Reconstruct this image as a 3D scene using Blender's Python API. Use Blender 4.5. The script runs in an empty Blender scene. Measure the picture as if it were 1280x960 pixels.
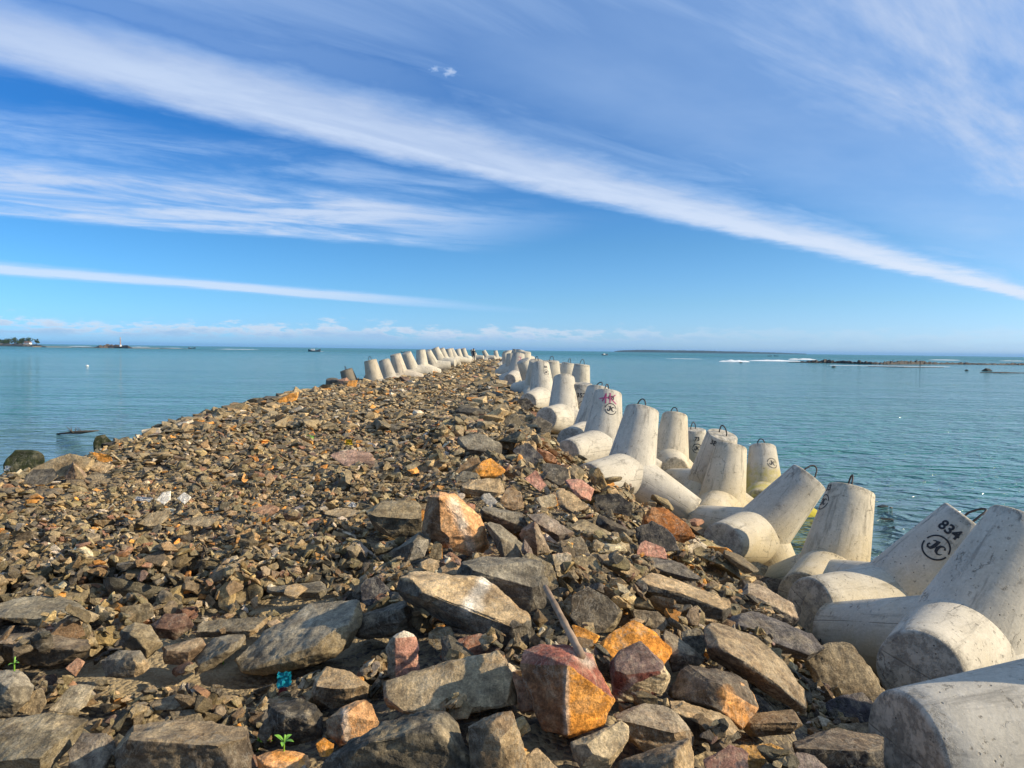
import bpy, bmesh, math, random
import numpy as np
from mathutils import Vector, Matrix, noise as mnoise

random.seed(7)
rng = np.random.default_rng(7)
SC = bpy.context.scene
COL = SC.collection
PI = math.pi

# ------------------------------------------------------------------ camera
F = 914.0; EYE = 1.7; SEA_Z = -2.0
_p = math.radians(2.66); _r = math.radians(0.75)
_f = np.array([0, math.cos(_p), -math.sin(_p)])
_r0 = np.array([1.0, 0, 0]); _u0 = np.array([0, math.sin(_p), math.cos(_p)])
_R = math.cos(_r)*_r0 + math.sin(_r)*_u0
_U = -math.sin(_r)*_r0 + math.cos(_r)*_u0
_O = np.array([0, 0, EYE])
def ray(x, y): return _f + (x-640)/F*_R - (y-480)/F*_U
def at(x, y, D): return _O + D*ray(x, y)          # world point of a photo pixel at a known distance
def proj(P):
    d = np.asarray(P, float) - _O; z = d @ _f
    return np.stack([640+F*(d @ _R)/z, 480-F*(d @ _U)/z], -1)
def depth(P): return (np.asarray(P, float)-_O) @ _f

cam_d = bpy.data.cameras.new('camera'); cam = bpy.data.objects.new('camera', cam_d); COL.objects.link(cam)
cam_d.sensor_width = 36.0; cam_d.lens = 36.0*F/1280.0; cam_d.clip_start = 0.05; cam_d.clip_end = 90000
M3 = np.stack([_R, _U, -_f], 1)
cam.matrix_world = Matrix([list(M3[i])+[_O[i]] for i in range(3)]+[[0, 0, 0, 1]])
SC.camera = cam

# ------------------------------------------------------------------ small helpers
def link(name, me, mat=None, parent=None, loc=None):
    o = bpy.data.objects.new(name, me); COL.objects.link(o)
    if mat is not None and me is not None and len(me.materials) == 0: me.materials.append(mat)
    if parent is not None: o.parent = parent
    if loc is not None: o.location = loc
    return o
def tag(o, label=None, cat=None, group=None, kind=None):
    if label: o['label'] = label
    if cat: o['category'] = cat
    if group: o['group'] = group
    if kind: o['kind'] = kind
    return o
def empty(name, loc):
    o = bpy.data.objects.new(name, None); COL.objects.link(o); o.location = loc; o.empty_display_size = 0.1
    return o
def mesh_from(name, verts, faces, smooth=False):
    me = bpy.data.meshes.new(name); me.from_pydata([tuple(v) for v in verts], [], faces); me.update()
    if smooth:
        for p in me.polygons: p.use_smooth = True
    return me
def big_mesh(name, V, Fc, cols=None):
    """triangle mesh from arrays"""
    me = bpy.data.meshes.new(name)
    me.vertices.add(len(V)); me.vertices.foreach_set('co', np.ascontiguousarray(V, np.float32).ravel())
    n = len(Fc)
    me.loops.add(n*3); me.loops.foreach_set('vertex_index', np.ascontiguousarray(Fc, np.int32).ravel())
    me.polygons.add(n); me.polygons.foreach_set('loop_start', np.arange(0, 3*n, 3, dtype=np.int32))
    me.update(calc_edges=True)
    if cols is not None: set_col(me, cols)
    return me
def set_col(me, cols):
    a = me.color_attributes.new('Col', 'FLOAT_COLOR', 'POINT')
    c = np.ones((len(me.vertices), 4), np.float32); c[:, :3] = cols
    a.data.foreach_set('color', c.ravel())
def tube(pts, rad, seg=8, closed_ends=True):
    """verts, faces of a tube along points; rad a number or list"""
    pts = [Vector(p) for p in pts]; n = len(pts)
    rs = [rad]*n if not hasattr(rad, '__len__') else rad
    V = []; Fc = []
    prev = None
    for i, p in enumerate(pts):
        t = (pts[min(i+1, n-1)]-pts[max(i-1, 0)]).normalized()
        a = prev if prev is not None else (Vector((0, 0, 1)) if abs(t.z) < .9 else Vector((1, 0, 0)))
        a = (a - t*a.dot(t)).normalized(); prev = a; b = t.cross(a)
        for k in range(seg):
            q = 2*PI*k/seg
            V.append(p + (a*math.cos(q)+b*math.sin(q))*rs[i])
    for i in range(n-1):
        for k in range(seg):
            k2 = (k+1) % seg
            Fc.append((i*seg+k, i*seg+k2, (i+1)*seg+k2, (i+1)*seg+k))
    if closed_ends:
        Fc.append(tuple(range(seg))[::-1]); Fc.append(tuple(range((n-1)*seg, n*seg)))
    return V, Fc

# ------------------------------------------------------------------ node helpers
class NB:
    def __init__(s, nt): s.nt = nt; s.n = nt.nodes; s.l = nt.links
    def node(s, t, **kw):
        nd = s.n.new(t)
        for k, v in kw.items(): setattr(nd, k, v)
        return nd
    def put(s, sock, v):
        if isinstance(v, bpy.types.NodeSocket): s.l.new(v, sock)
        elif v is not None: sock.default_value = v
    def m(s, op, a, b=None, c=None, clamp=False):
        nd = s.node('ShaderNodeMath', operation=op, use_clamp=clamp)
        for i, v in enumerate((a, b, c)):
            if v is not None: s.put(nd.inputs[i], v)
        return nd.outputs[0]
    def add(s, a, b): return s.m('ADD', a, b)
    def sub(s, a, b): return s.m('SUBTRACT', a, b)
    def mul(s, a, b): return s.m('MULTIPLY', a, b)
    def div(s, a, b): return s.m('DIVIDE', a, b)
    def sstep(s, x, lo, hi, a=0.0, b=1.0):
        nd = s.node('ShaderNodeMapRange', interpolation_type='SMOOTHSTEP')
        s.put(nd.inputs[0], x); s.put(nd.inputs[1], lo); s.put(nd.inputs[2], hi); s.put(nd.inputs[3], a); s.put(nd.inputs[4], b)
        return nd.outputs[0]
    def comb(s, x, y, z=0.0):
        nd = s.node('ShaderNodeCombineXYZ')
        for i, v in enumerate((x, y, z)): s.put(nd.inputs[i], v)
        return nd.outputs[0]
    def sep(s, v):
        nd = s.node('ShaderNodeSeparateXYZ'); s.put(nd.inputs[0], v); return nd.outputs
    def vmul(s, v, t):
        nd = s.node('ShaderNodeVectorMath', operation='MULTIPLY'); s.put(nd.inputs[0], v); s.put(nd.inputs[1], t); return nd.outputs[0]
    def vadd(s, v, t):
        nd = s.node('ShaderNodeVectorMath', operation='ADD'); s.put(nd.inputs[0], v); s.put(nd.inputs[1], t); return nd.outputs[0]
    def noise(s, v, scale, detail=4.0, rough=0.55, dist=0.0, dims='3D'):
        nd = s.node('ShaderNodeTexNoise', noise_dimensions=dims)
        s.put(nd.inputs['Vector'], v); s.put(nd.inputs['Scale'], scale); s.put(nd.inputs['Detail'], detail)
        s.put(nd.inputs['Roughness'], rough); s.put(nd.inputs['Distortion'], dist)
        return nd.outputs['Fac']
    def voro(s, v, scale, feature='F1', rnd=1.0):
        nd = s.node('ShaderNodeTexVoronoi', feature=feature)
        s.put(nd.inputs['Vector'], v); s.put(nd.inputs['Scale'], scale); s.put(nd.inputs['Randomness'], rnd)
        return nd.outputs['Distance']
    def mix(s, f, a, b, mode='MIX'):
        nd = s.node('ShaderNodeMix', data_type='RGBA', blend_type=mode)
        s.put(nd.inputs[0], f); s.put(nd.inputs[6], c4(a)); s.put(nd.inputs[7], c4(b))
        return nd.outputs[2]
    def bump(s, h, strength, dist, normal=None):
        nd = s.node('ShaderNodeBump'); s.put(nd.inputs['Strength'], strength); s.put(nd.inputs['Distance'], dist)
        s.put(nd.inputs['Height'], h)
        if normal is not None: s.put(nd.inputs['Normal'], normal)
        return nd.outputs[0]
def c4(v):
    if isinstance(v, bpy.types.NodeSocket): return v
    return (v[0], v[1], v[2], 1.0)
def new_mat(name):
    m = bpy.data.materials.new(name); m.use_nodes = True
    b = NB(m.node_tree); bs = m.node_tree.nodes['Principled BSDF']
    return m, b, bs
def simple_mat(name, col, rough=0.7, var=0.25, scale=8.0, metal=0.0, bump=0.0):
    m, b, bs = new_mat(name)
    co = b.node('ShaderNodeTexCoord').outputs['Object']
    n = b.noise(co, scale, 5, .6)
    f = b.sstep(n, .3, .7)
    b.put(bs.inputs['Base Color'], b.mix(f, [c*(1-var) for c in col], [min(1, c*(1+var)) for c in col]))
    bs.inputs['Roughness'].default_value = rough; bs.inputs['Metallic'].default_value = metal
    if bump: b.put(bs.inputs['Normal'], b.bump(n, .6, bump))
    return m

# ------------------------------------------------------------------ world: sky, cirrus sheet, low cumulus, sun
SUN_AZ = math.radians(98.0); SUN_EL = math.radians(27.0)
def build_world():
    w = bpy.data.worlds.new('World'); SC.world = w; w.use_nodes = True
    nt = w.node_tree; b = NB(nt); bg = nt.nodes['Background']
    sky = b.node('ShaderNodeTexSky', sky_type='NISHITA')
    sky.sun_disc = False; sky.sun_elevation = SUN_EL; sky.sun_rotation = SUN_AZ
    sky.altitude = 0; sky.air_density = 1.0; sky.dust_density = 0.25; sky.ozone_density = 3.0
    d = b.node('ShaderNodeTexCoord').outputs['Generated']
    X, Y, Z = b.sep(d)
    zc = b.m('MAXIMUM', Z, 0.012)
    px = b.div(X, zc); py = b.div(Y, zc)          # a point on a flat cloud sheet of unit height
    P = b.comb(px, py, 0.0)
    # streak-aligned coordinates: a along, n across
    def axes(k):
        q = math.sqrt(1+k*k)
        n = b.mul(b.sub(py, b.mul(px, k)), 1/q); a = b.mul(b.add(px, b.mul(py, k)), 1/q)
        return a, n
    a1, n1 = axes(.945)
    wob = b.sub(b.noise(b.comb(b.mul(a1, .55), b.mul(n1, 1.1), 3.0), 1.0, 5, .6), .5)
    wob2 = b.sub(b.noise(b.comb(b.mul(a1, 2.6), b.mul(n1, 3.2), 7.0), 1.0, 6, .65), .5)
    fib = b.noise(b.comb(b.mul(a1, 1.1), b.mul(n1, 5.5), 1.0), 1.0, 7, .62)
    fib2 = b.noise(b.comb(b.mul(a1, .5), b.mul(n1, 2.2), 11.0), 1.0, 6, .6, .6)
    n1w = b.add(n1, b.add(b.mul(wob, .42), b.mul(wob2, .36)))
    # main streak: crisp far edge, soft near edge
    s1 = b.mul(b.sstep(n1w, 2.25, 2.95), b.sstep(n1w, 2.98, 3.40, 1, 0))
    s1 = b.mul(s1, b.sstep(fib2, .2, .6, .74, 1.08))
    s1 = b.mul(s1, b.sstep(a1, -.2, 1.4, .74, 1.0))
    # thin streak above it on the left
    s1b = b.mul(b.mul(b.sstep(n1w, 2.1, 2.35), b.sstep(n1w, 2.4, 2.6, 1, 0)), b.sstep(a1, 1.0, 2.6, .25, 0))
    # veil towards the zenith and the sun
    veil = b.mul(b.sstep(n1w, 1.9, .75), b.add(b.sstep(fib, .25, .8, .30, .66), b.sstep(fib2, .32, .68, -.06, .34)))
    veil = b.mul(veil, b.sstep(px, -1.0, 1.5, .42, 1.10))
    veil = b.m('MAXIMUM', veil, b.mul(b.sstep(b.add(Z, b.mul(b.sub(fib2, .5), .12)), .30, .44), b.sstep(fib2, .25, .7, .22, .50)))
    veil = b.m('MAXIMUM', veil, b.mul(b.mul(b.sstep(n1w, 2.75, 1.7), b.sstep(wob, -.25, .25, .26, .44)), b.sstep(px, -.9, .4, .30, 1.0)))
    # fainter fibres between main streak and veil
    mid = b.mul(b.mul(b.sstep(n1w, 1.1, 1.8), b.sstep(n1w, 2.3, 2.9, 1, 0)), b.sstep(fib2, .34, .74, .0, .40))
    # second streak, lower on the left
    a2, n2 = axes(.48)
    w2 = b.sub(b.noise(b.comb(b.mul(a2, .45), b.mul(n2, .8), 21.0), 1.0, 6, .62), .5)
    f2 = b.noise(b.comb(b.mul(a2, .9), b.mul(n2, 1.5), 5.0), 1.0, 8, .62, .5)
    n2w = b.add(n2, b.add(b.mul(w2, 1.3), b.mul(wob2, .45)))
    s2 = b.mul(b.mul(b.sstep(n2w, 4.35, 5.2), b.sstep(n2w, 6.5, 7.1, 1, 0)), b.sstep(a2, 1.2, 3.4, 1, 0))
    s2 = b.mul(s2, b.sstep(f2, .28, .64, .16, .92))
    s2b = b.mul(b.mul(b.sstep(n2w, 3.6, 4.1), b.sstep(n2w, 4.3, 4.9, 1, 0)), b.mul(b.sstep(f2, .4, .7, .05, .5), b.sstep(px, -.6, .5, 1, 0)))
    a3, n3 = axes(1.28)
    w3 = b.sub(b.noise(b.comb(b.mul(a3, .2), b.mul(n3, .35), 31.0), 1.0, 5, .6), .5)
    n3w = b.add(n3, b.add(b.mul(w3, 1.8), b.mul(wob2, .6)))
    s3 = b.mul(b.mul(b.sstep(n3w, 10.0, 11.2), b.sstep(n3w, 11.9, 12.9, 1, 0)), b.sstep(a3, 7.0, 17.0, .78, 0))
    dens = s1
    for t in (s1b, veil, mid, s2, s2b, s3):
        dens = b.m('MAXIMUM', dens, t)
    dens = b.mul(dens, b.sstep(Z, .015, .05))
    # a small isolated puff high in the blue
    az = b.m('ARCTAN2', X, Y); el = b.m('ARCSINE', Z)
    def puff(ax, ez, wx, wz, seed):
        q = b.add(b.m('POWER', b.div(b.sub(az, ax), wx), 2.0), b.m('POWER', b.div(b.sub(el, ez), wz), 2.0))
        nn = b.noise(b.comb(b.mul(az, 38.0), b.mul(el, 70.0), seed), 1.0, 5, .65)
        return b.sstep(b.sub(nn, b.mul(q, .3)), .28, .62)
    pf = b.m('MAXIMUM', b.mul(puff(-.098, .354, .028, .009, 2.0), .85), b.mul(puff(-.60, .385, .03, .012, 4.0), .55))
    dens = b.m('MAXIMUM', dens, pf)
    # low cumulus along the horizon
    cn = b.noise(b.comb(b.mul(az, 26.0), b.mul(el, 85.0), 9.0), 1.0, 7, .62)
    cn2 = b.noise(b.comb(b.mul(az, 7.0), 0.0, 4.0), 1.0, 3, .5)
    top = b.add(.027, b.add(b.mul(b.sub(cn2, .45), .03), b.mul(b.sub(cn, .5), .05)))
    env = b.mul(b.sstep(el, .004, .016), b.sstep(b.sub(el, top), -.008, .004, 1, 0))
    # more on the left, sparse on the right
    left = b.sstep(az, -.05, .35, 1.0, .25)
    cum = b.mul(b.mul(env, b.sstep(cn, .38, .54)), left)
    lit = b.sstep(b.sub(el, top), -.02, .0)
    low = b.mul(b.sstep(el, .0, .02, 1, 0), .0)
    # colours (radiance relative to the sky values before the 0.1 strength)
    # deep maritime blue overhead, pale blue towards the horizon, a little deeper away from the sun
    rmp = b.node('ShaderNodeValToRGB'); cr = rmp.color_ramp
    stops = [(0, (.29, .48, .90)), (.025, (.285, .47, .83)), (.075, (.25, .43, .66)), (.165, (.20, .385, .565)), (.32, (.118, .325, .54)), (.53, (.17, .40, .64)), (.9, (.36, .44, .55))]
    cr.elements[0].position = 0; cr.elements[1].position = stops[-1][0]
    for k, (p_, c_) in enumerate(stops):
        el_ = cr.elements[0] if k == 0 else (cr.elements[-1] if k == len(stops)-1 else cr.elements.new(p_))
        el_.color = (*c_, 1)
    b.put(rmp.inputs[0], b.mul(el, 1/.85))
    tr = b.sstep(az, -.75, .7, .74, 1.22); tg = b.sstep(az, -.75, .7, .92, 1.06)
    skyc = b.mix(1.0, b.mix(1.0, sky.outputs[0], rmp.outputs[0], 'MULTIPLY'), b.comb(b.mul(tr, 2.0), b.mul(tg, 2.0), 2.0), 'MULTIPLY')
    cir = b.mix(b.sstep(py, 2.0, 9.0), (4.5, 5.5, 7.3), (5.8, 6.55, 7.8))
    cir = b.mix(b.sstep(dens, .25, .8), (4.1, 5.7, 8.2), cir)
    c = b.mix(b.m('MINIMUM', b.mul(dens, .95), .97), skyc, cir)
    cc = b.mix(lit, (3.1, 4.7, 6.7), (6.0, 6.5, 7.3))
    c = b.mix(b.mul(cum, .9), c, cc)
    b.put(bg.inputs['Color'], c); bg.inputs['Strength'].default_value = 0.1
SKY_TINT = (.80, .96, 1.12)
build_world()
sd = bpy.data.lights.new('sun', 'SUN'); sd.energy = 4.6; sd.angle = math.radians(.5); sd.color = (1.0, .86, .64)
so = bpy.data.objects.new('sun', sd); COL.objects.link(so)
sv = Vector((math.sin(SUN_AZ)*math.cos(SUN_EL), math.cos(SUN_AZ)*math.cos(SUN_EL), math.sin(SUN_EL)))
so.rotation_euler = sv.to_track_quat('Z', 'Y').to_euler(); so.location = sv*50
SC.view_settings.view_transform = 'Standard'; SC.view_settings.look = 'None'; SC.view_settings.gamma = 1.0
SC.view_settings.use_curve_mapping = False; SC.view_settings.exposure = 0.35
SC.cycles.use_denoising = True
SC.cycles.max_bounces = 6; SC.cycles.diffuse_bounces = 3; SC.cycles.glossy_bounces = 3
SC.cycles.volume_bounces = 0; SC.cycles.sample_clamp_indirect = 4.0

# ------------------------------------------------------------------ materials
def rock_mat(name, rough=.86, gloss_dark=False, uniform=False):
    m, b, bs = new_mat(name)
    co = b.node('ShaderNodeTexCoord').outputs['Object']
    oi = b.node('ShaderNodeObjectInfo')
    col = b.node('ShaderNodeVertexColor', layer_name='Col').outputs[0]
    base = b.mix(1.0, b.mix(1.0, col, oi.outputs['Color'], 'MULTIPLY'), (1.44, 1.34, 1.14), 'MULTIPLY')
    off = b.vadd(co, b.vmul(b.comb(oi.outputs['Random'], oi.outputs['Random'], oi.outputs['Random']), (17.0, 9.0, 13.0)))
    n1 = b.noise(off, 5.0, 8, .65)
    n2 = b.noise(off, 28.0, 6, .7)
    strata = b.noise(b.vmul(off, (3.0, 5.0, 24.0)), 1.0, 5, .6, .4)
    n3 = b.noise(off, 2.2, 4, .6, .8)
    k = b.sstep(n1, .28, .72, .70, 1.35)
    k = b.mul(k, b.sstep(n2, .3, .7, .66, 1.32))
    k = b.mul(k, b.sstep(strata, .3, .7, .84, 1.12))
    c = b.mix(1.0, base, b.comb(k, k, k), 'MULTIPLY')
    # weathering: brown crust, rusty bloom, pale dust
    c = b.mix(b.sstep(n3, .56, .74, 0, .22), c, b.mix(1.0, c, (1.15, .86, .6), 'MULTIPLY'))
    rust = b.mul(b.sstep(b.noise(off, 3.4, 6, .68, .5), 0.62, .74), .22)
    c = b.mix(rust, c, b.mix(.5, c, (.26, .13, .04)))
    dust = b.mul(b.sstep(b.noise(off, 11.0, 10, .78, .3), .54, .70), .55)
    c = b.mix(dust, c, b.mix(.6, c, (.42, .36, .27)))
    fg = b.noise(off, 95.0, 6, .8)
    kk2 = b.mul(b.sstep(fg, .34, .66, .70, 1.34), b.sstep(b.noise(b.vmul(off, (40.0, 8.0, 16.0)), 1.0, 6, .75, 1.0), .32, .68, .80, 1.18))
    c = b.mix(1.0, c, b.comb(kk2, kk2, kk2), 'MULTIPLY')
    vein = b.m('ABSOLUTE', b.sub(b.noise(off, 4.5, 7, .72, .6), .5))
    c = b.mix(b.mul(b.sstep(vein, .0, .022, .42, 0), b.sstep(n3, .4, .6)), c, (.50, .44, .33))
    spk = b.sstep(b.voro(off, 70.0), .05, .16, .45, 0)
    c = b.mix(spk, c, (.04, .035, .03))
    zz = b.sep(b.node('ShaderNodeNewGeometry').outputs['Position'])[2]
    wet = b.sstep(b.add(zz, b.mul(b.sub(n1, .5), .5)), -1.15, -1.65) if rough > .5 and name == 'rock' else 0.0
    c = b.mix(b.mul(wet, .8), c, b.mix(n2, (.018, .018, .012), (.045, .05, .02)))
    b.put(bs.inputs['Base Color'], c)
    b.put(bs.inputs['Roughness'], b.m('SUBTRACT', rough, b.mul(wet, .45)))
    bs.inputs['Specular IOR Level'].default_value = .3
    fine = b.noise(off, 75.0, 6, .75)
    scr = b.noise(b.vmul(off, (60.0, 9.0, 14.0)), 1.0, 5, .7, .8)
    h = b.add(b.mul(n1, .45), b.mul(n2, .38))
    h = b.add(h, b.mul(strata, .28))
    h = b.add(h, b.add(b.mul(fine, .26), b.mul(scr, .16)))
    b.put(bs.inputs['Normal'], b.bump(h, 1.0, .045))
    return m
M_rock = rock_mat('rock')
M_wet = rock_mat('wet_rock', rough=.35)

SANDS = [(-1.75, 4.35, .75), (-1.2, 4.6, .6), (-2.0, 3.9, .4)]
def ground_mat():
    m, b, bs = new_mat('gravel_ground')
    co = b.node('ShaderNodeTexCoord').outputs['Object']
    v = b.node('ShaderNodeTexVoronoi'); b.put(v.inputs['Vector'], co); v.inputs['Scale'].default_value = 38.0
    n1 = b.noise(co, 1.3, 5, .6); n2 = b.noise(co, 60.0, 4, .7)
    sand = b.mix(b.sstep(n2, .3, .7), (.33, .25, .14), (.46, .36, .21))
    r, g, bl = b.sep(v.outputs['Color'])
    grav = b.mix(r, (.07, .06, .048), (.24, .19, .13))
    c = b.mix(b.sstep(b.add(n1, b.mul(g, .25)), .56, .68), grav, sand)
    xx, yy, zz = b.sep(co)
    for (sx, sy, sr) in SANDS:
        q = b.m('SQRT', b.add(b.m('POWER', b.sub(xx, sx), 2.0), b.m('POWER', b.mul(b.sub(yy, sy), .8), 2.0)))
        c = b.mix(b.sstep(b.add(q, b.mul(b.sub(n1, .5), .5)), sr, sr*.6), c, sand)
    b.put(bs.inputs['Base Color'], c); bs.inputs['Roughness'].default_value = .95
    h = b.add(b.mul(v.outputs['Distance'], -1.0), b.mul(n2, .6))
    b.put(bs.inputs['Normal'], b.bump(h, .9, .02))
    return m
M_ground = ground_mat()

def concrete_mat():
    m, b, bs = new_mat('cast_concrete')
    co = b.node('ShaderNodeTexCoord').outputs['Object']
    geo = b.node('ShaderNodeNewGeometry').outputs['Position']
    oi = b.node('ShaderNodeObjectInfo')
    off = b.vadd(co, b.vmul(b.comb(oi.outputs['Random'], oi.outputs['Random'], oi.outputs['Random']), (7.0, 5.0, 9.0)))
    n1 = b.noise(off, 1.8, 7, .65, .4); n2 = b.noise(off, 9.0, 7, .68); n3 = b.noise(off, 45.0, 5, .7)
    c = b.mix(b.sstep(n1, .3, .7), (.49, .44, .345), (.62, .56, .445))
    c = b.mix(b.mul(b.sstep(n2, .5, .72), .45), c, (.66, .61, .51))
    # long runs of grime down the leg
    st = b.noise(b.vmul(off, (9.0, 9.0, .9)), 1.0, 7, .68, .3)
    c = b.mix(b.mul(b.sstep(st, .52, .68), .58), c, (.17, .155, .13))
    blot = b.mul(b.sstep(b.noise(off, 3.2, 9, .76, .3), .585, .68), .50)
    c = b.mix(blot, c, (.13, .12, .10))
    # warm tide stain and algae low down
    z = b.sep(geo)[2]
    hz = b.add(z, b.mul(b.sub(b.noise(geo, 1.5, 6, .65), .5), 1.6))
    c = b.mix(b.mul(b.sstep(hz, -.5, -1.5), .70), c, b.mix(n2, (.46, .35, .17), (.54, .44, .24)))
    c = b.mix(b.mul(b.sstep(hz, -1.75, -2.15), .85), c, b.mix(n3, (.10, .09, .03), (.26, .22, .05)))
    algae = b.mul(b.sub(1.0, oi.outputs['Alpha']), b.sstep(b.add(hz, b.mul(b.sub(n2, .5), 1.2)), -.85, -1.75))
    c = b.mix(b.mul(algae, .9), c, b.mix(n2, (.36, .30, .02), (.60, .50, .05)))
    # worn rim and darker cracked end of each leg (leg-local z runs along the leg)
    lz = b.sep(co)[2]
    rim = b.mul(b.mul(b.sstep(b.add(lz, b.mul(b.sub(n2, .5), .14)), 1.16, 1.27), b.sstep(b.noise(off, 11.0, 8, .8), .44, .60)), .65)
    c = b.mix(rim, c, (.16, .145, .12))
    # fine cracks and splashes
    crk = b.voro(b.vadd(off, b.vmul(b.comb(n2, n1, n2), (.3, .3, .3))), 1.7, 'DISTANCE_TO_EDGE')
    ck = b.mul(b.sstep(crk, .0, .012, 1, 0), b.sstep(b.noise(off, 2.0, 3, .5), .52, .6))
    c = b.mix(b.mul(ck, .7), c, (.10, .09, .075))
    dots = b.mul(b.sstep(b.voro(off, 9.0), .05, .16, 1, 0), b.sstep(n2, .46, .56))
    c = b.mix(b.mul(dots, .35), c, (.12, .11, .09))
    sx_ = b.m('ABSOLUTE', b.add(b.sep(co)[0], b.mul(b.sub(n1, .5), .03)))
    seam = b.mul(b.sstep(sx_, .002, .007, 1, 0), b.sstep(b.noise(off, 3.0, 4, .6), .38, .5))
    c = b.mix(b.mul(seam, .55), c, (.14, .125, .10))
    # air holes
    pit = b.voro(off, 13.0); pm = b.sstep(pit, .05, .11, 1, 0)
    gate = b.sstep(b.noise(off, 5.0, 3, .5), .42, .54)
    pm = b.mul(pm, gate)
    chip = b.sstep(b.noise(off, 14.0, 6, .75), .60, .66)
    c = b.mix(b.mul(pm, .8), c, (.05, .045, .04))
    c = b.mix(b.mul(chip, .6), c, (.15, .135, .11))
    fine = b.sstep(n3, .3, .7, .90, 1.08)
    c = b.mix(1.0, c, b.comb(fine, fine, fine), 'MULTIPLY')
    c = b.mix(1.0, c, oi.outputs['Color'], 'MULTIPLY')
    b.put(bs.inputs['Base Color'], c); bs.inputs['Roughness'].default_value = .88; bs.inputs['Specular IOR Level'].default_value = .25
    h = b.sub(b.add(b.mul(n2, .5), b.mul(n3, .2)), b.add(b.mul(pm, .6), b.mul(chip, .35)))
    h = b.sub(b.add(h, b.mul(n1, .8)), b.add(b.add(b.mul(rim, .5), b.mul(seam, .3)), b.mul(ck, .5)))
    b.put(bs.inputs['Normal'], b.bump(h, .8, .012))
    return m
M_conc = concrete_mat()

def sea_mat():
    m, b, bs = new_mat('sea_water')
    co = b.node('ShaderNodeTexCoord').outputs['Object']
    x, y, z = b.sep(co)
    dist = b.m('SQRT', b.add(b.mul(x, x), b.mul(y, y)))
    big = b.noise(b.vmul(co, (.010, .030, 1.0)), 1.0, 5, .6)
    c = b.mix(b.sstep(big, .35, .65), (.020, .165, .165), (.048, .205, .180))
    # sandy shallows close to the stones on the lagoon side
    sh = b.add(x, b.mul(b.sub(b.noise(b.vmul(co, (.05, .12, 1.0)), 1.0, 4, .6), .5), 14.0))
    shal = b.mul(b.sstep(sh, -36.0, -20.0), b.sstep(sh, -2.0, -5.0))
    shal = b.mul(shal, b.sstep(y, 48.0, 24.0))
    c = b.mix(b.mul(shal, .6), c, (.10, .13, .12))
    shr = b.mul(b.mul(b.sstep(b.add(x, b.mul(b.sub(big, .5), 6.0)), 16.0, 6.0), b.sstep(x, 2.0, 4.0)), b.sstep(y, 34.0, 14.0))
    c = b.mix(b.mul(shr, .7), c, (.10, .125, .115))
    b.put(bs.inputs['Base Color'], c)
    bs.inputs['IOR'].default_value = 1.33; bs.inputs['Specular IOR Level'].default_value = .36
    b.put(bs.inputs['Roughness'], b.sstep(dist, 20.0, 900.0, .06, .30))
    w1 = b.noise(b.vmul(co, (1.15, 1.9, 1.0)), 1.0, 3, .5, .6)
    w2 = b.noise(b.vmul(co, (.22, .50, 1.0)), 1.0, 2, .5, .5)
    w3 = b.noise(b.vmul(co, (.03, .09, 1.0)), 1.0, 3, .5)
    w0 = b.noise(b.vmul(co, (3.4, 6.5, 1.0)), 1.0, 2, .5, .4)
    h = b.add(b.add(b.mul(w1, .74), b.mul(w2, 1.0)), b.add(b.mul(w3, 2.2), b.mul(w0, .13)))
    calm = b.sstep(shal, .6, 1.0, 1.0, .55)
    b.put(bs.inputs['Normal'], b.bump(b.mul(h, calm), 1.0, .9))
    return m
M_sea = sea_mat()
M_paint = simple_mat('stencil_paint', (.018, .018, .02), .7, .4, 30)
M_pink = simple_mat('pink_paint', (.42, .07, .16), .7, .3, 20)
M_bar = simple_mat('rebar_steel', (.035, .026, .022), .6, .5, 40)
M_wood = simple_mat('driftwood', (.30, .205, .13), .8, .4, 14, bump=.004)
M_foam = simple_mat('surf', (.82, .84, .85), .9, .08, .4)
M_leaf = simple_mat('leaf', (.20, .42, .04), .5, .4, 40)
M_tree = simple_mat('foliage', (.045, .075, .022), .8, .6, .3)
M_trunk = simple_mat('bark', (.10, .075, .05), .9, .3, 2)
M_blue = simple_mat('blue_plastic', (.03, .55, .66), .4, .2, 30)
M_redp = simple_mat('red_plastic', (.42, .10, .10), .5, .2, 30)
M_yel = simple_mat('yellow_plastic', (.62, .45, .02), .5, .2, 30)
M_white = simple_mat('white_paint', (.74, .74, .72), .6, .08, 3)
M_dark = simple_mat('dark_cloth', (.025, .026, .032), .85, .3, 6)
M_skin = simple_mat('skin', (.24, .13, .085), .6, .15, 6)
M_hull = simple_mat('hull_paint', (.035, .06, .09), .5, .3, 1)
M_roof = simple_mat('tile_roof', (.22, .11, .07), .8, .3, 1)
M_reef = rock_mat('reef_rock', rough=.7)
def haze_mat():
    m = bpy.data.materials.new('haze'); m.use_nodes = True; nt = m.node_tree; nt.nodes.clear()
    o = nt.nodes.new('ShaderNodeOutputMaterial'); v = nt.nodes.new('ShaderNodeVolumePrincipled')
    v.inputs['Color'].default_value = (.28, .60, 1.0, 1); v.inputs['Density'].default_value = HAZE
    nt.links.new(v.outputs[0], o.inputs['Volume']); return m
HAZE = 4.5e-5
M_hill = simple_mat('far_forest', (.018, .038, .034), .9, .4, .004)
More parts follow.
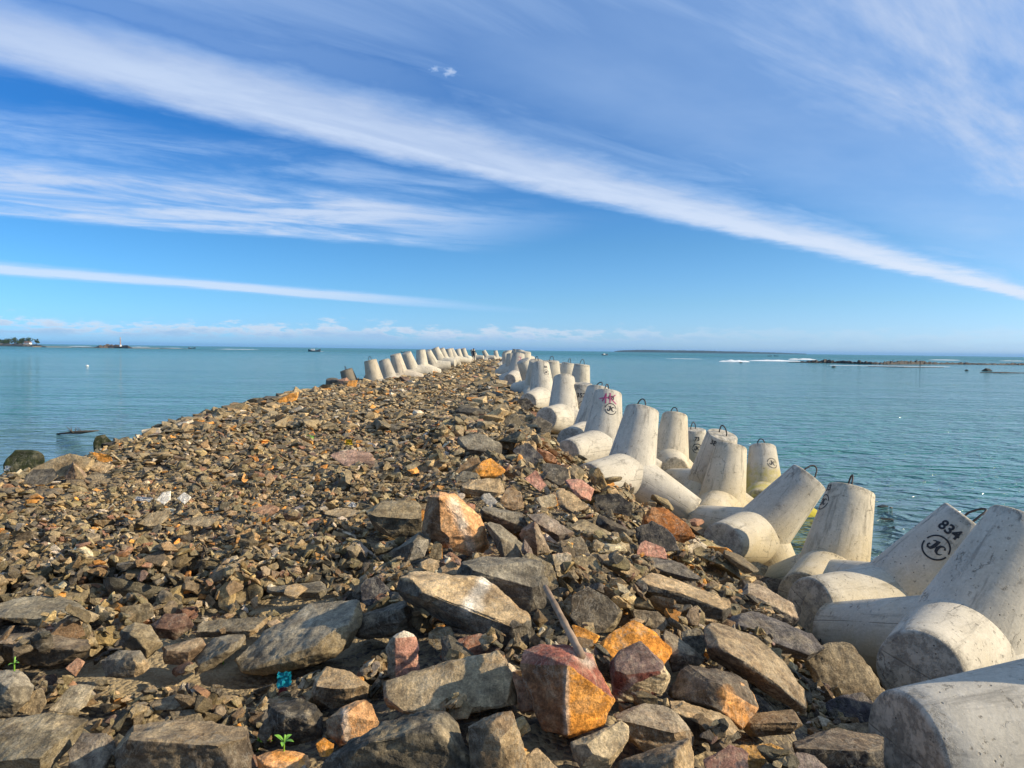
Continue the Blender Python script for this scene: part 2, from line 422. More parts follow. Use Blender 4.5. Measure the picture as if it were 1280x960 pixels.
# ------------------------------------------------------------------ terrain
_ys = [-8, 4, 6, 9, 12, 15, 19, 23, 27, 40, 125]
_xe = [.3, .3, .2, .1, -.2, -.5, -.6, -.8, -.9, -1.3, -2.0]
_xf = [2.6, 2.9, 3.1, 2.9, 2.4, 1.4, .9, .55, .4, -.2, -1.2]
_zf = [-1.1, -1.2, -1.3, -1.3, -1.15, -.9, -.6, -.3, -.2, -.2, -.2]
_yl = [-8, 6, 9, 12, 17, 26, 40, 125]
_xl = [-9, -8, -6.9, -6.9, -7.5, -8.0, -7.8, -7.4]
def g(x, y):
    x = np.asarray(x, float); y = np.asarray(y, float)
    xe = np.interp(y, _ys, _xe); xf = np.interp(y, _ys, _xf); zf = np.interp(y, _ys, _zf); xl = np.interp(y, _yl, _xl)
    t = np.clip((x-xe)/(xf-xe), 0, None)
    ts = np.minimum(t, 1)
    z = zf*ts*ts*(1.6-.6*ts) - np.maximum(x-xf, 0)*.42
    z = z - np.where(x < xl, (xl-x)*.62, 0) - .10*np.clip((xl+1.2-x)/1.2, 0, 1)
    # end of the mole
    z = z - np.clip(y-119, 0, None)*.5
    # gentle unevenness; a low berm of boulders along the crest edge close by
    z = z + .05*np.sin(x*1.3+y*.7)*np.cos(y*.9-x*.4) + .03*np.sin(3.1*x+1.7)*np.sin(2.3*y)
    z = z + .10*np.exp(-((x-xe+.3)/.7)**2)*np.clip((14-y)/8, 0, 1)
    return np.maximum(z, -4.5)
def hit(px, py, lift=.1):
    d = ray(px, py); t = 1.5
    while t < 130:
        P = _O+d*t
        if P[2] <= g(P[0], P[1])+lift: return t
        t += .02 if t < 15 else .1
    return t
def build_ground():
    xs = np.concatenate([np.arange(-16, -9, .5), np.arange(-9, 6, .12), np.arange(6, 14, .5)])
    ys = np.concatenate([np.arange(-8, 16, .12), np.arange(16, 40, .3), np.arange(40, 130, .8)])
    Xg, Yg = np.meshgrid(xs, ys)
    Zg = g(Xg, Yg) - .04 + rng.normal(0, .012, Xg.shape)
    V = np.stack([Xg, Yg, Zg], -1).reshape(-1, 3)
    nx, ny = len(xs), len(ys)
    i = (np.arange(ny-1)[:, None]*nx+np.arange(nx-1)[None, :]).ravel()
    T = np.concatenate([np.stack([i, i+1, i+nx+1], 1), np.stack([i, i+nx+1, i+nx], 1)])
    me = big_mesh('ground', V, T)
    me.polygons.foreach_set('use_smooth', np.ones(len(T), bool))
    tag(link('ground', me, M_ground), 'sandy gravel core of the breakwater under the stones', kind='structure')
    n = 128; Rr = 29000.0
    rad = [0, 60, 300, 1500, 8000, Rr]; V = [(0, 0, 0)]; Fc = []
    for r in rad[1:]:
        V += [(r*math.cos(2*PI*k/n), r*math.sin(2*PI*k/n), 0) for k in range(n)]
    for k in range(n): Fc.append((0, 1+k, 1+(k+1) % n))
    for j in range(len(rad)-2):
        a = 1+j*n; c = a+n
        for k in range(n): Fc.append((a+k, c+k, c+(k+1) % n, a+(k+1) % n))
    tag(link('sea', mesh_from('sea', V, Fc), M_sea, loc=(0, 0, SEA_Z)), 'calm teal sea with small ripples round the breakwater', kind='structure')
build_ground()

def build_haze():
    a = 30000.0; z0, z1 = SEA_Z-6, 75.0
    V = [(-a, -a, z0), (a, -a, z0), (a, a, z0), (-a, a, z0), (-a, -a, z1), (a, -a, z1), (a, a, z1), (-a, a, z1)]
    o = link('haze', mesh_from('haze', V, [(0, 3, 2, 1), (4, 5, 6, 7), (0, 1, 5, 4), (1, 2, 6, 5), (2, 3, 7, 6), (3, 0, 4, 7)]), haze_mat())
    tag(o, 'thin sea haze that fades the far headland', kind='stuff')
if HAZE: build_haze()
# ------------------------------------------------------------------ tetrapods
H = 2.0; L = .643*H; R_TIP = .302; KT = .127
R0 = R_TIP+KT*L
def leg_mesh(seg=60, rings=7):
    V = []; Fc = []
    cham = .022
    for k in range(seg):
        ph = 2*PI*k/seg
        d = (ph+PI/3) % (2*PI/3)-PI/3
        c = .7071*math.cos(d)
        s0 = c*R0/(1+c*KT)
        for j in range(rings):
            s = s0+(L-cham-s0)*j/(rings-1)
            r = R0-KT*s
            V.append((r*math.cos(ph), r*math.sin(ph), s))
        V.append(((R_TIP-cham*.35)*math.cos(ph), (R_TIP-cham*.35)*math.sin(ph), L-cham*.3))
        V.append(((R_TIP-cham*1.2)*math.cos(ph), (R_TIP-cham*1.2)*math.sin(ph), L))
    m = rings+2
    for k in range(seg):
        k2 = (k+1) % seg
        for j in range(m-1):
            Fc.append((k*m+j, k2*m+j, k2*m+j+1, k*m+j+1))
    Fc.append(tuple(k*m+m-1 for k in range(seg)))
    me = mesh_from('tetrapod_leg', V, Fc, True)
    me.polygons[len(Fc)-1].use_smooth = False
    me.materials.append(M_conc)
    return me
sq = math.sqrt(8)/3
LEGDIR = [Vector((0, 0, 1))]+[Vector((sq*math.cos(t), sq*math.sin(t), -1/3)) for t in (0, 2*PI/3, 4*PI/3)]
LEG_ME = leg_mesh()
def leg_rot(i):
    if i == 0: return Matrix.Identity(3)
    # rotate so that local z -> LEGDIR[i] and the seams (at 0, 120, 240 deg) meet the neighbours
    z = LEGDIR[i]; x = (LEGDIR[0]-z*LEGDIR[0].dot(z)).normalized(); y = z.cross(x)
    return Matrix((x, y, z)).transposed()
def one_mesh():
    bm = bmesh.new()
    for i in range(4):
        me2 = leg_mesh(24, 3); me2.transform(leg_rot(i).to_4x4()); bm.from_mesh(me2); bpy.data.meshes.remove(me2)
    bmesh.ops.remove_doubles(bm, verts=bm.verts, dist=.004)
    me = bpy.data.meshes.new('tetrapod'); bm.to_mesh(me); bm.free(); me.materials.append(M_conc)
    for p in me.polygons: p.use_smooth = True
    me.set_sharp_from_angle(angle=math.radians(32))
    return me
TET_ME = one_mesh()
def loop_mesh(lean=0.0, w=.085, h=.20):
    pts = []
    for k in range(15):
        t = k/14*PI
        pts.append((-w*math.cos(t)*(1 if .1 < t/PI < .9 else 1.12), lean*math.sin(t), h*math.sin(t)**.7 if 0 < k < 14 else -.05))
    V, Fc = tube(pts, .0125, 8)
    return mesh_from('lifting_loop', V, Fc, True)
LOOPS = [loop_mesh(0.0), loop_mesh(.07), loop_mesh(-.09, .10, .15)]
def rodrigues(w):
    w = Vector(w); a = w.length
    return Matrix.Rotation(a, 3, w.normalized()) if a > 1e-9 else Matrix.Identity(3)

TXT = {}
def text_mesh(s, size, bold=.012):
    cu = bpy.data.curves.new('txt', 'FONT'); cu.body = s; cu.size = size; cu.align_x = 'CENTER'; cu.align_y = 'CENTER'
    cu.offset = bold*size; cu.resolution_u = 6
    ob = bpy.data.objects.new('txt', cu); COL.objects.link(ob)
    me = bpy.data.meshes.new_from_object(ob.evaluated_get(bpy.context.evaluated_depsgraph_get()))
    bpy.data.objects.remove(ob); bpy.data.curves.remove(cu)
    return me
def arc_strip(r, w, a0, a1, n=30):
    V = []; Fc = []
    for k in range(n+1):
        a = a0+(a1-a0)*k/n
        V += [((r-w/2)*math.cos(a), (r-w/2)*math.sin(a), 0), ((r+w/2)*math.cos(a), (r+w/2)*math.sin(a), 0)]
    for k in range(n): Fc.append((2*k, 2*k+1, 2*k+3, 2*k+2))
    return V, Fc
def emblem_mesh(r=.125):
    bm = bmesh.new()
    for a0, a1 in ((math.radians(8), math.radians(172)), (math.radians(188), math.radians(352))):
        V, Fc = arc_strip(r, r*.13, a0, a1)
        vs = [bm.verts.new(v) for v in V]
        for f in Fc: bm.faces.new([vs[i] for i in f])
    # J and C drawn with swelling strokes
    def stroke(pts):
        vs = []
        for i, (x, y, w) in enumerate(pts):
            x0, y0, _ = pts[max(i-1, 0)]; x1, y1, _ = pts[min(i+1, len(pts)-1)]
            t = Vector((x1-x0, y1-y0, 0)).normalized(); nn = Vector((-t.y, t.x, 0))
            vs.append((bm.verts.new(Vector((x*r, y*r, 0))+nn*w*r), bm.verts.new(Vector((x*r, y*r, 0))-nn*w*r)))
        for (a, b_), (c, d) in zip(vs, vs[1:]):
            try: bm.faces.new((a, b_, d, c))
            except ValueError: pass
    J = [(-.02, .55, .03), (-.12, .45, .13), (-.14, .2, .14), (-.17, -.1, .14), (-.28, -.33, .12), (-.48, -.36, .09), (-.60, -.22, .07), (-.56, -.08, .09), (-.45, -.08, .04)]
    J2 = [(-.52, .30, .03), (-.36, .40, .06), (-.2, .42, .06)]
    Cc = [(.62, .22, .09), (.52, .38, .05), (.38, .40, .06), (.20, .28, .10), (.12, .02, .14), (.20, -.26, .12), (.38, -.38, .07), (.56, -.30, .05), (.66, -.16, .02)]
    for s in (J, J2, Cc): stroke(s)
    me = bpy.data.meshes.new('emblem'); bm.to_mesh(me); bm.free(); return me
def wrap(me, name, mat, leg, s, dphi, roll=0.0, e1=None):
    """lay a flat drawing on the leg's cone (leg-local: z axis, radius R0-KT*z)"""
    bm = bmesh.new(); bm.from_mesh(me); bpy.data.meshes.remove(me)
    bmesh.ops.triangulate(bm, faces=bm.faces)
    for _ in range(2):
        long = [e for e in bm.edges if e.calc_length() > .025]
        if long: bmesh.ops.subdivide_edges(bm, edges=long, cuts=1); bmesh.ops.triangulate(bm, faces=bm.faces)
    ph0 = math.atan2(e1.y, e1.x)+dphi
    cr, sr = math.cos(roll), math.sin(roll)
    for v in bm.verts:
        u, w = v.co.x*cr-v.co.y*sr, v.co.x*sr+v.co.y*cr
        z = s+w; r = R0-KT*z; a = ph0+u/(R0-KT*s)
        v.co = ((r+.004)*math.cos(a), (r+.004)*math.sin(a), z)
    out = bpy.data.meshes.new(name); bm.to_mesh(out); bm.free()
    return link(name, out, mat, leg)

TETS = []
def tetrapod(c, w, label, group, marks=(), loop=None, full=True, color=(1, 1, 1), alpha=1.0):
    Rm = rodrigues(w)
    base = Vector(c)
    if not full:
        o = link('tetrapod', TET_ME, loc=base); o.rotation_euler = Rm.to_euler()
        o.color = (*color, 1); tag(o, label, 'tetrapod', group); TETS.append((o, c)); 
        if loop is not None:
            lo = link('lifting_loop', LOOPS[loop], M_bar, o); lo.location = (0, 0, L-.01)
        return o
    root = empty('tetrapod', base); root.rotation_euler = Rm.to_euler()
    tag(root, label, 'tetrapod', group)
    legs = []
    for i in range(4):
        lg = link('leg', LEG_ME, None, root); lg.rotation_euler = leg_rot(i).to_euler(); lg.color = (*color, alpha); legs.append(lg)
    if loop is not None:
        lo = link('lifting_loop', LOOPS[loop], M_bar, legs[0]); lo.location = (.02, -.03, L-.01); lo.rotation_euler = (0, 0, random.uniform(0, 3))
    # direction to the viewer in leg-0 space
    tocam = Vector(_O)-base; loc = Rm.transposed() @ tocam; e1 = Vector((loc.x, loc.y, 0)).normalized()
    for mk in marks:
        kind, s, dphi = mk[0], mk[1], mk[2]
        if kind == 'E': wrap(emblem_mesh(mk[3]), 'stencil_emblem', M_paint, legs[0], s, dphi, mk[4] if len(mk) > 4 else 0, e1)
        elif kind == 'P':
            bm = bmesh.new()
            for st in mk[3]:
                vs = []
                for (x, y) in st: vs.append((x, y))
                for (x0, y0), (x1, y1) in zip(vs, vs[1:]):
                    t = Vector((x1-x0, y1-y0)).normalized()*.014; nn = Vector((-t.y, t.x))
                    q = [bm.verts.new((x0+nn.x-t.x*.5, y0+nn.y-t.y*.5, 0)), bm.verts.new((x0-nn.x-t.x*.5, y0-nn.y-t.y*.5, 0)), bm.verts.new((x1-nn.x+t.x*.5, y1-nn.y+t.y*.5, 0)), bm.verts.new((x1+nn.x+t.x*.5, y1+nn.y+t.y*.5, 0))]
                    bm.faces.new(q)
            me = bpy.data.meshes.new('p'); bm.to_mesh(me); bm.free()
            wrap(me, 'painted_mark', M_pink, legs[0], s, dphi, 0, e1)
        else:
            wrap(text_mesh(kind, mk[3], .03), 'stencil_number', M_paint, legs[0], s, dphi, mk[4] if len(mk) > 4 else 0, e1)
    TETS.append((root, c))
    return root

GR = 'tetrapods along the tetrapod-lined side of the breakwater'
TS = {
'T1':((3.342, 3.96, -0.386),(-0.52, 0.016, -2.913)),
'T2':((3.91, 6.252, -0.842),(1.223, -0.221, 3.762)),
'T3':((4.282, 8.122, -1.119),(-0.749, 0.448, -2.507)),
'T4':((4.304, 9.677, -1.326),(0.928, 0.227, 3.938)),
'T5':((3.894, 11.47, -1.219),(1.376, -0.664, 3.709)),
'T6':((4.028, 13.902, -1.321),(0.855, 0.317, 4.142)),
'T7':((4.024, 14.872, -1.143),(0.331, -0.192, 1.937)),
'T8':((2.123, 13.043, -0.541),(-0.433, -0.251, -2.261)),
'T9':((3.763, 17.276, -1.004),(-0.438, -0.193, -1.637)),
'T10':((5.023, 20.048, -1.678),(0.043, 0.12, -2.715)),
'T11':((5.888, 16.84, -1.684),(0.796, 0.797, 4.107)),
'T12':((1.961, 15.775, -0.416),(0.581, 0.546, 3.903)),
'T13':((1.873, 17.441, -0.404),(0.877, 0.432, 4.109)),
'T14':((1.979, 21.041, -0.509),(0.045, 0.081, -1.827)),
'T15':((1.45, 20.468, -0.225),(0.684, 0.913, 4.073)),
'T16':((1.059, 25.3, 0.035),(0.359, 0.807, 4.14)),
'T17':((0.179, 36.501, 0.284),(0.744, 0.453, 4.381)),

}
w1 = (.95, .95, .97); wm = (1.04, 1.0, .92)
tetrapod(*TS['T1'], 'grey weathered tetrapod cropped by the frame, its cracked round foot pointing at the dark slabs', GR)
tetrapod(*TS['T2'], 'pale tetrapod leaning over, two thick feet towards the rocks, one sunlit', GR)
tetrapod(*TS['T3'], 'grey leaning tetrapod stencilled 834 above a round emblem, bent loop on top', GR,
         [('834', 1.07, -.26, .155, 0), ('E', .84, -.17, .13, 0)], 1)
tetrapod(*TS['T4'], 'upright tetrapod with dark grime down its shaft, between the two leaning ones', GR,
         [('E', .98, -1.12, .11), ('33', 1.19, -1.10, .12)], 0, color=wm)
tetrapod(*TS['T5'], 'leaning tetrapod with two parallel feet reaching the rocks, behind the grimy upright one', GR, [], 1)
tetrapod(*TS['T6'], 'warm cream tetrapod standing upright with a yellowed foot in the dark gap', GR, [], None, color=wm)
tetrapod(*TS['T7'], 'tetrapod stencilled 388 near its cap, behind the warm cream upright one', GR, [('388', 1.17, -.30, .13)], 1)
tetrapod(*TS['T8'], 'clean pale tetrapod with one foot on the rocks and one pointing at the viewer', GR, [], 0)
tetrapod(*TS['T9'], 'cream tetrapod with a flat bare cap and loop, just behind the clean pale one', GR, [], 0, color=wm)
tetrapod(*TS['T10'], 'tetrapod with number 73 over an emblem, peeping out behind the cream one', GR, [('73', 1.08, .25, .14), ('E', .83, .25, .12)], 0)
tetrapod(*TS['T11'], 'outer tetrapod with bright yellow algae on its lower legs beside the water', GR, [('E', .78, .60, .12)], 0, alpha=0.0)
tetrapod(*TS['T12'], 'pale tetrapod with pink paint scrawl and round emblem on its shaft', GR,
         [('E', .82, .28, .125), ('88', 1.08, .25, .13), ('P', 1.06, .0, [[(-.10, -.08), (-.04, .10), (-.03, -.12)], [(-.17, -.02), (.06, .02)], [(.05, .12), (.06, -.10)], [(.17, .10), (.07, .0), (.2, -.10)]])], 0)
tetrapod(*TS['T13'], 'tetrapod leaning seaward right behind the pink scrawled one', GR, [], 1)
tetrapod(*TS['T14'], 'shaded grey tetrapod stencilled 352 with emblem, behind the leaning one', GR, [('352', .98, .0, .17), ('E', .70, .15, .12)], None, color=(.8, .82, .86))  # tint darkened and cooled: its shade is put into the colour
tetrapod(*TS['T15'], 'plain upright tetrapod with a grey shaft between the 352 one and its chunky neighbour', GR, [], None)
tetrapod(*TS['T16'], 'tall chunky tetrapod with small dark marks and a round sunlit foot', GR, [('84', 1.05, .55, .12), ('E', .85, .55, .10)], None)
tetrapod(*TS['T17'], 'tetrapod with a faint pink mark, last big one before the row bunches up', GR,
         [('P', .95, .2, [[(-.06, .08), (.06, .08), (.06, -.08), (-.06, -.08)]])], None, color=w1)
tetrapod((7.1, 13.6, -3.35), (.1, .12, .4), 'low tetrapod with only its capped leg above the wet stones by the water', GR, [], 0, color=(.8, .74, .6))
ORD = 'first second third fourth fifth sixth seventh eighth ninth tenth eleventh twelfth thirteenth fourteenth fifteenth sixteenth seventeenth eighteenth nineteenth twentieth'.split()
def far_tet(x, y, z, label, group, col=None, tilt=.16, loop=None, yaw=None, lean=(0, 0)):
    yaw = random.uniform(0, 2*PI) if yaw is None else yaw
    q = Matrix.Rotation(lean[1]+random.gauss(0, tilt), 3, 'X') @ Matrix.Rotation(lean[0]+random.gauss(0, tilt), 3, 'Y') @ Matrix.Rotation(yaw, 3, 'Z')
    ax, an = q.to_quaternion().to_axis_angle()
    k = random.uniform(.92, 1.08)
    return tetrapod((x, y, z), tuple(ax*an), label, group, (), loop, False, col or (k, k, k*.98))
GI = 'distant tetrapods of the inner line on the tetrapod-lined side'; GOu = 'outer tetrapods behind the inner line by the water'
yy = 39.5; k = 0
while yy < 116 and k < 20:
    far_tet(np.interp(yy, _ys, _xf)+.55+random.gauss(0, .25), yy, .28+random.gauss(0, .12),
            f'pale tetrapod, {ORD[k]} in the distant inner line after the faint pink marked one', GI); yy += 2.6+k*.16; k += 1
outer = [(28.5, 2.6, -.1), (32.0, 2.3, -.1), (35.5, 2.3, -.2), (38, 2.0, -.1), (40, 2.0, -.2), (45, 1.9, -.2), (51, 1.7, -.2), (58, 1.5, -.2), (66, 1.3, -.2), (75, 1.1, -.2), (86, .9, -.2), (31, .95, .05), (34, 1.0, .1), (29.8, 1.6, .0), (42, 1.1, .1), (47.5, .9, .1)]
for k, (yy, xx, zz) in enumerate(sorted(outer)):
    far_tet(xx, yy, zz, f'pale tetrapod, {ORD[k]} of the outer ones peeping over the inner line', GOu, loop=0 if k < 4 else None)
GL = 'tetrapods along the open side of the breakwater'
left = [(470, 452, 36, 'upright tetrapod with a dark side and a loop, first full one on the open side', 0, (.95, .9, .82)),
        (488, 451, 40, 'squat grey tetrapod peeping out behind the first full one on the open side', None, (.8, .8, .8)),
        (501, 444, 42, 'tetrapod with reddish blotches on its shaft, standing on the open side', None, (1.05, 1, .95)),
        (516, 441, 47, 'tall tetrapod next after the reddish blotched one on the open side', None, None),
        (528, 439, 50, 'clean tetrapod second after the reddish blotched one on the open side', None, None),
        (542, 438, 55, 'leaning tetrapod third after the reddish blotched one on the open side', None, None),
        (551, 435, 60, 'tall tetrapod fourth after the reddish blotched one on the open side', None, None),
        (557, 436, 66, 'tetrapod fifth after the reddish blotched one on the open side', None, None),
        (563, 437, 72, 'tetrapod sixth after the reddish blotched one on the open side', None, None),
        (569, 436, 78, 'tetrapod seventh after the reddish blotched one on the open side', None, None),
        (575, 437, 84, 'tetrapod eighth after the reddish blotched one on the open side', None, None),
        (582, 436, 92, 'tetrapod ninth after the reddish blotched one on the open side', None, None),
        (594, 437, 104, 'lone tetrapod behind the standing person near the far end', None, None),
        (609, 438, 112, 'lone tetrapod in the middle of the far end of the breakwater', None, None),
        (621, 439, 116, 'small lone tetrapod at the far end close to the inner line', None, None),
        (534, 440, 57, 'half hidden tetrapod behind the leaning one on the open side', None, None),
        (560, 438, 76, 'half hidden tetrapod behind the fifth one on the open side', None, None),
        (443, 463, 36, 'dark weathered tetrapod with a flat broad cap standing low on the open side', 0, (.42, .40, .37)),
        (416, 475, 37, 'blackened tetrapod stump at the start of the row on the open side', None, (.30, .29, .27)),
        (458, 470, 37, 'fallen grey tetrapod with raised foot between the dark capped one and the upright one', None, (.7, .7, .7))]
for (px, py, D, lab, lp, colr) in left:
    P = at(px, py, D); far_tet(P[0], P[1], P[2]-L+.10, lab, GL, colr, .13, lp, random.uniform(-1.3, .5), (random.uniform(-.38, -.05), random.uniform(-.1, .2)))
# ------------------------------------------------------------------ rocks
C = dict(grey=(.17, .155, .125), dgrey=(.085, .078, .068), tan=(.36, .27, .165), brown=(.19, .14, .09), orange=(.56, .25, .045),
         lorange=(.55, .31, .15), rust=(.30, .11, .03), pink=(.42, .22, .17), red=(.13, .045, .035), purple=(.12, .085, .085), pale=(.50, .45, .38),
         slate=(.062, .060, .066), moss=(.030, .036, .012), black=(.028, .026, .026), khaki=(.23, .185, .115), white=(.72, .70, .66), cream=(.45, .37, .25))
def cc(c): return np.array(C[c] if isinstance(c, str) else c)
def hull_bm(pts):
    bm = bmesh.new()
    for p in pts: bm.verts.new(p)
    bmesh.ops.remove_doubles(bm, verts=bm.verts, dist=1e-4)
    r = bmesh.ops.convex_hull(bm, input=bm.verts, use_existing_faces=False)
    junk = [v for v in set(r['geom_interior']+r['geom_unused']) if isinstance(v, bmesh.types.BMVert)]
    bmesh.ops.delete(bm, geom=junk, context='VERTS')
    loose = [v for v in bm.verts if not v.link_faces]
    bmesh.ops.delete(bm, geom=loose, context='VERTS')
    bmesh.ops.dissolve_limit(bm, angle_limit=math.radians(6), verts=bm.verts, edges=bm.edges)
    return bm
def rockify(pts, size, seed, fine=16, amp=1.0, bev=.011, chips=11):
    """broken stone from corner points: worn edges, dents and chipped ridges"""
    bm = hull_bm(pts)
    # knock chips off the corners
    rc = random.Random(seed*7+1)
    cen = sum((v.co for v in bm.verts), Vector())/len(bm.verts)
    for _ in range(chips):
        v = rc.choice(list(bm.verts)); d = (v.co-cen).normalized()+Vector((rc.gauss(0, .35), rc.gauss(0, .35), rc.gauss(0, .35))); d.normalize()
        far = max((w.co-cen).dot(d) for w in bm.verts)
        bmesh.ops.bisect_plane(bm, geom=list(bm.verts)+list(bm.edges)+list(bm.faces), dist=1e-5, plane_co=cen+d*far*rc.uniform(.86, .96), plane_no=d, clear_outer=True)
        P2 = [v.co.copy() for v in bm.verts]; bm.free(); bm = hull_bm(P2)
    try: bmesh.ops.bevel(bm, geom=list(bm.edges), offset=bev*size, segments=1, profile=.6, affect='EDGES', clamp_overlap=True)
    except Exception: pass
    bmesh.ops.triangulate(bm, faces=bm.faces)
    lim = size/fine
    for _ in range(6):
        long = [e for e in bm.edges if e.calc_length() > lim]
        if not long or len(bm.verts) > 15000: break
        bmesh.ops.subdivide_edges(bm, edges=long, cuts=1)
        bmesh.ops.triangulate(bm, faces=[f for f in bm.faces if len(f.verts) > 3])
    bm.normal_update()
    N0 = np.array([v.normal[:] for v in bm.verts])
    o = Vector((seed*3.17 % 50, seed*1.93 % 50, seed*.77 % 50)); bed = Vector((rc.gauss(0, .25), rc.gauss(0, .25), 1)).normalized()
    for v in bm.verts:
        q = v.co/size
        d = mnoise.fractal(q*2.1+o, .9, 2.1, 3)*.016+mnoise.ridged_multi_fractal(q*3.2+o*2, .9, 2.2, 4, 1.0, 2.0)*.007
        wv = q.dot(bed)*9+mnoise.noise(q*1.6+o)*.9; lay = math.floor(wv); fr = wv-lay
        hsh = math.sin(lay*12.9898+seed)*43758.5453; hsh -= math.floor(hsh)
        h2 = math.sin((lay+1)*12.9898+seed)*43758.5453; h2 -= math.floor(h2)
        t_ = min(1, max(0, (fr-.8)/.2))
        d += (hsh*(1-t_)+h2*t_-.5)*.042*(1-abs(v.normal.dot(bed)))
        d += mnoise.fractal(q*9+o, .8, 2.1, 3)*.010+mnoise.ridged_multi_fractal(q*20+o, .8, 2.1, 2, 1.0, 2.0)*.004
        v.co += v.normal*(d-.006)*size*amp
    me = bpy.data.meshes.new('rock'); bm.to_mesh(me); bm.free()
    me.polygons.foreach_set('use_smooth', np.ones(len(me.polygons), bool))
    me.set_sharp_from_angle(angle=math.radians(34))
    return me, N0
KEY = []   # (desc, landmark, outline, ridge, spec)
def K(desc, lm, out, ridge=(), **kw): KEY.append((desc, lm, out, ridge, kw))
EXTRA_LM = [('blue plastic scrap', (355, 850)), ('driftwood pole', (700, 770)), ('clean pale tetrapod', (740, 620)), ('yellow plastic scrap', (436, 553)), ('834 tetrapod', (1010, 760)), ('grimy upright tetrapod', (985, 725)), ('dark capped tetrapod', (443, 485)), ('pink scrawled tetrapod', (705, 560)), ('green sprig', (322, 930))]
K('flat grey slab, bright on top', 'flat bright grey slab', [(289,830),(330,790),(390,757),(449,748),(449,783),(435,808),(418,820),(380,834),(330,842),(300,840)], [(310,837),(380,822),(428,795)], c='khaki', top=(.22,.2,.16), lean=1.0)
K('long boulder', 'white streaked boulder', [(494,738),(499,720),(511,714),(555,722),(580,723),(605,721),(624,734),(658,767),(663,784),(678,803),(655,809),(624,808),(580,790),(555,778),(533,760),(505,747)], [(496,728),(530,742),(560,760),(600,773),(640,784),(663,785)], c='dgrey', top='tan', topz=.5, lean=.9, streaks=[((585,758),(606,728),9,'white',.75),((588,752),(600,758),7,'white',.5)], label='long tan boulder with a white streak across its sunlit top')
K('upright stone', 'pink upright stone', [(483,809),(488,794),(503,787),(522,795),(524,847),(496,853),(485,847)], [(494,798,.0),(495,851,.0)], c='pink', left='grey', top='pale', lean=.35, label='pink upright stone standing on end before the white streaked boulder')
K('wedge slab', 'broad tan wedge slab', [(469,856),(492,853),(549,831),(630,812),(646,831),(657,878),(630,884),(567,895),(505,891),(474,884)], [(500,888),(567,892),(640,882)], c=(.27,.215,.14), streaks=[((637,822),(645,872),20,'tan',.8),((476,860),(478,884),14,'dgrey',.8)], lean=.75, label='broad tan wedge slab in front of the pink upright stone')
K('red-brown grainy rock', None, [(549,822),(574,800),(596,791),(614,797),(621,812),(580,828),(561,834)], c=(.24,.12,.08))
K('reddish grainy rock end', None, [(640,838),(668,858),(683,875),(670,890),(650,888)], c=(.28,.15,.09))
K('small brown block', None, [(535,791),(546,783),(563,783),(570,797),(567,809),(549,814),(536,806)], c='khaki')
K('dark brown slanted block', None, [(440,772),(474,762),(505,751),(514,753),(514,791),(486,794),(458,800),(440,797)], [(505,760),(508,788)], c=(.11,.095,.075))
K('dark pointed rock', None, [(450,728),(470,720),(490,740),(498,752),(480,758),(452,757)], c='slate')
K('brown block with a sunlit top', None, [(388,853),(408,834),(436,839),(463,856),(458,875),(433,881),(414,887),(392,878)], [(392,860),(428,870),(458,862)], c='brown', top='tan')
K('orange-tan block', 'orange-tan block', [(407,900),(427,884),(461,870),(474,903),(467,916),(424,933),(410,916)], [(430,895),(432,930)], c='lorange', left='brown', streaks=[((430,890),(434,925),5,'white',.5)], lean=.5)
K('small rounded orange stone', None, [(395,930),(405,922),(417,930),(416,945),(400,946)], c='orange')
K('dark rough boulder', 'veined black boulder', [(405,955),(436,925),(483,907),(505,897),(536,891),(555,891),(580,925),(605,960),(610,1010),(400,1010)], [(450,930),(540,915)], c=(.075,.068,.055), streaks=[((470,925),(520,905),5,'cream',.55),((540,900),(585,950),5,'cream',.5),((440,950),(500,935),4,'cream',.4)], amp=1.6, label='veined black boulder cut off by the frame, under the broad tan wedge slab')
K('brown wedge rock', 'brown wedge', [(583,906),(611,894),(640,887),(658,944),(662,1000),(590,1000)], [(612,908,.0),(622,985,.0)], c='brown', right='tan', left=(.12,.1,.075), lean=.4)
K('big boulder', 'orange faced boulder', [(649,831),(655,812),(680,805),(705,806),(724,812),(742,817),(766,875),(752,906),(711,922),(680,912),(671,888),(656,856)], [(709,832,.0),(706,872,-.02),(709,918,.02)], c=(.20,.105,.055), right='orange', rx=-.05, top=(.27,.10,.075), topz=.55, lean=.55, streaks=[((708,840),(708,915),4,(.4,.36,.33),.7),((725,818),(738,830),7,(.4,.38,.36),.7),((720,860),(745,880),9,(.62,.36,.14),.35)], label='big boulder with a bright orange face by the lower end of the pole')
K('pale tan block', None, [(714,929),(777,900),(786,908),(786,924),(761,962),(719,960)], [(722,938),(762,948)], c='cream', left='grey')
K('tan rock', None, [(636,965),(671,934),(700,965),(700,1000),(636,1000)], c='tan')
K('dark slab with a grey top', 'dark ledge slab', [(568,703),(610,696),(680,700),(684,728),(680,760),(660,768),(640,757),(600,724),(570,717)], [(572,712),(620,722),(672,737)], c='dgrey', top='grey', lean=.9)
K('dark brown block', 'dark brown block above the pole', [(714,745),(735,733),(760,746),(778,765),(770,790),(730,792),(714,772)], c=(.10,.085,.065), right='khaki')
K('orange rock', 'orange ledge rock', [(746,811),(758,796),(793,775),(819,790),(843,815),(828,833),(800,840),(755,834)], [(750,825),(800,830)], c='orange', left='cream', lean=.8, label='orange ledge rock rising behind the dark red cube')
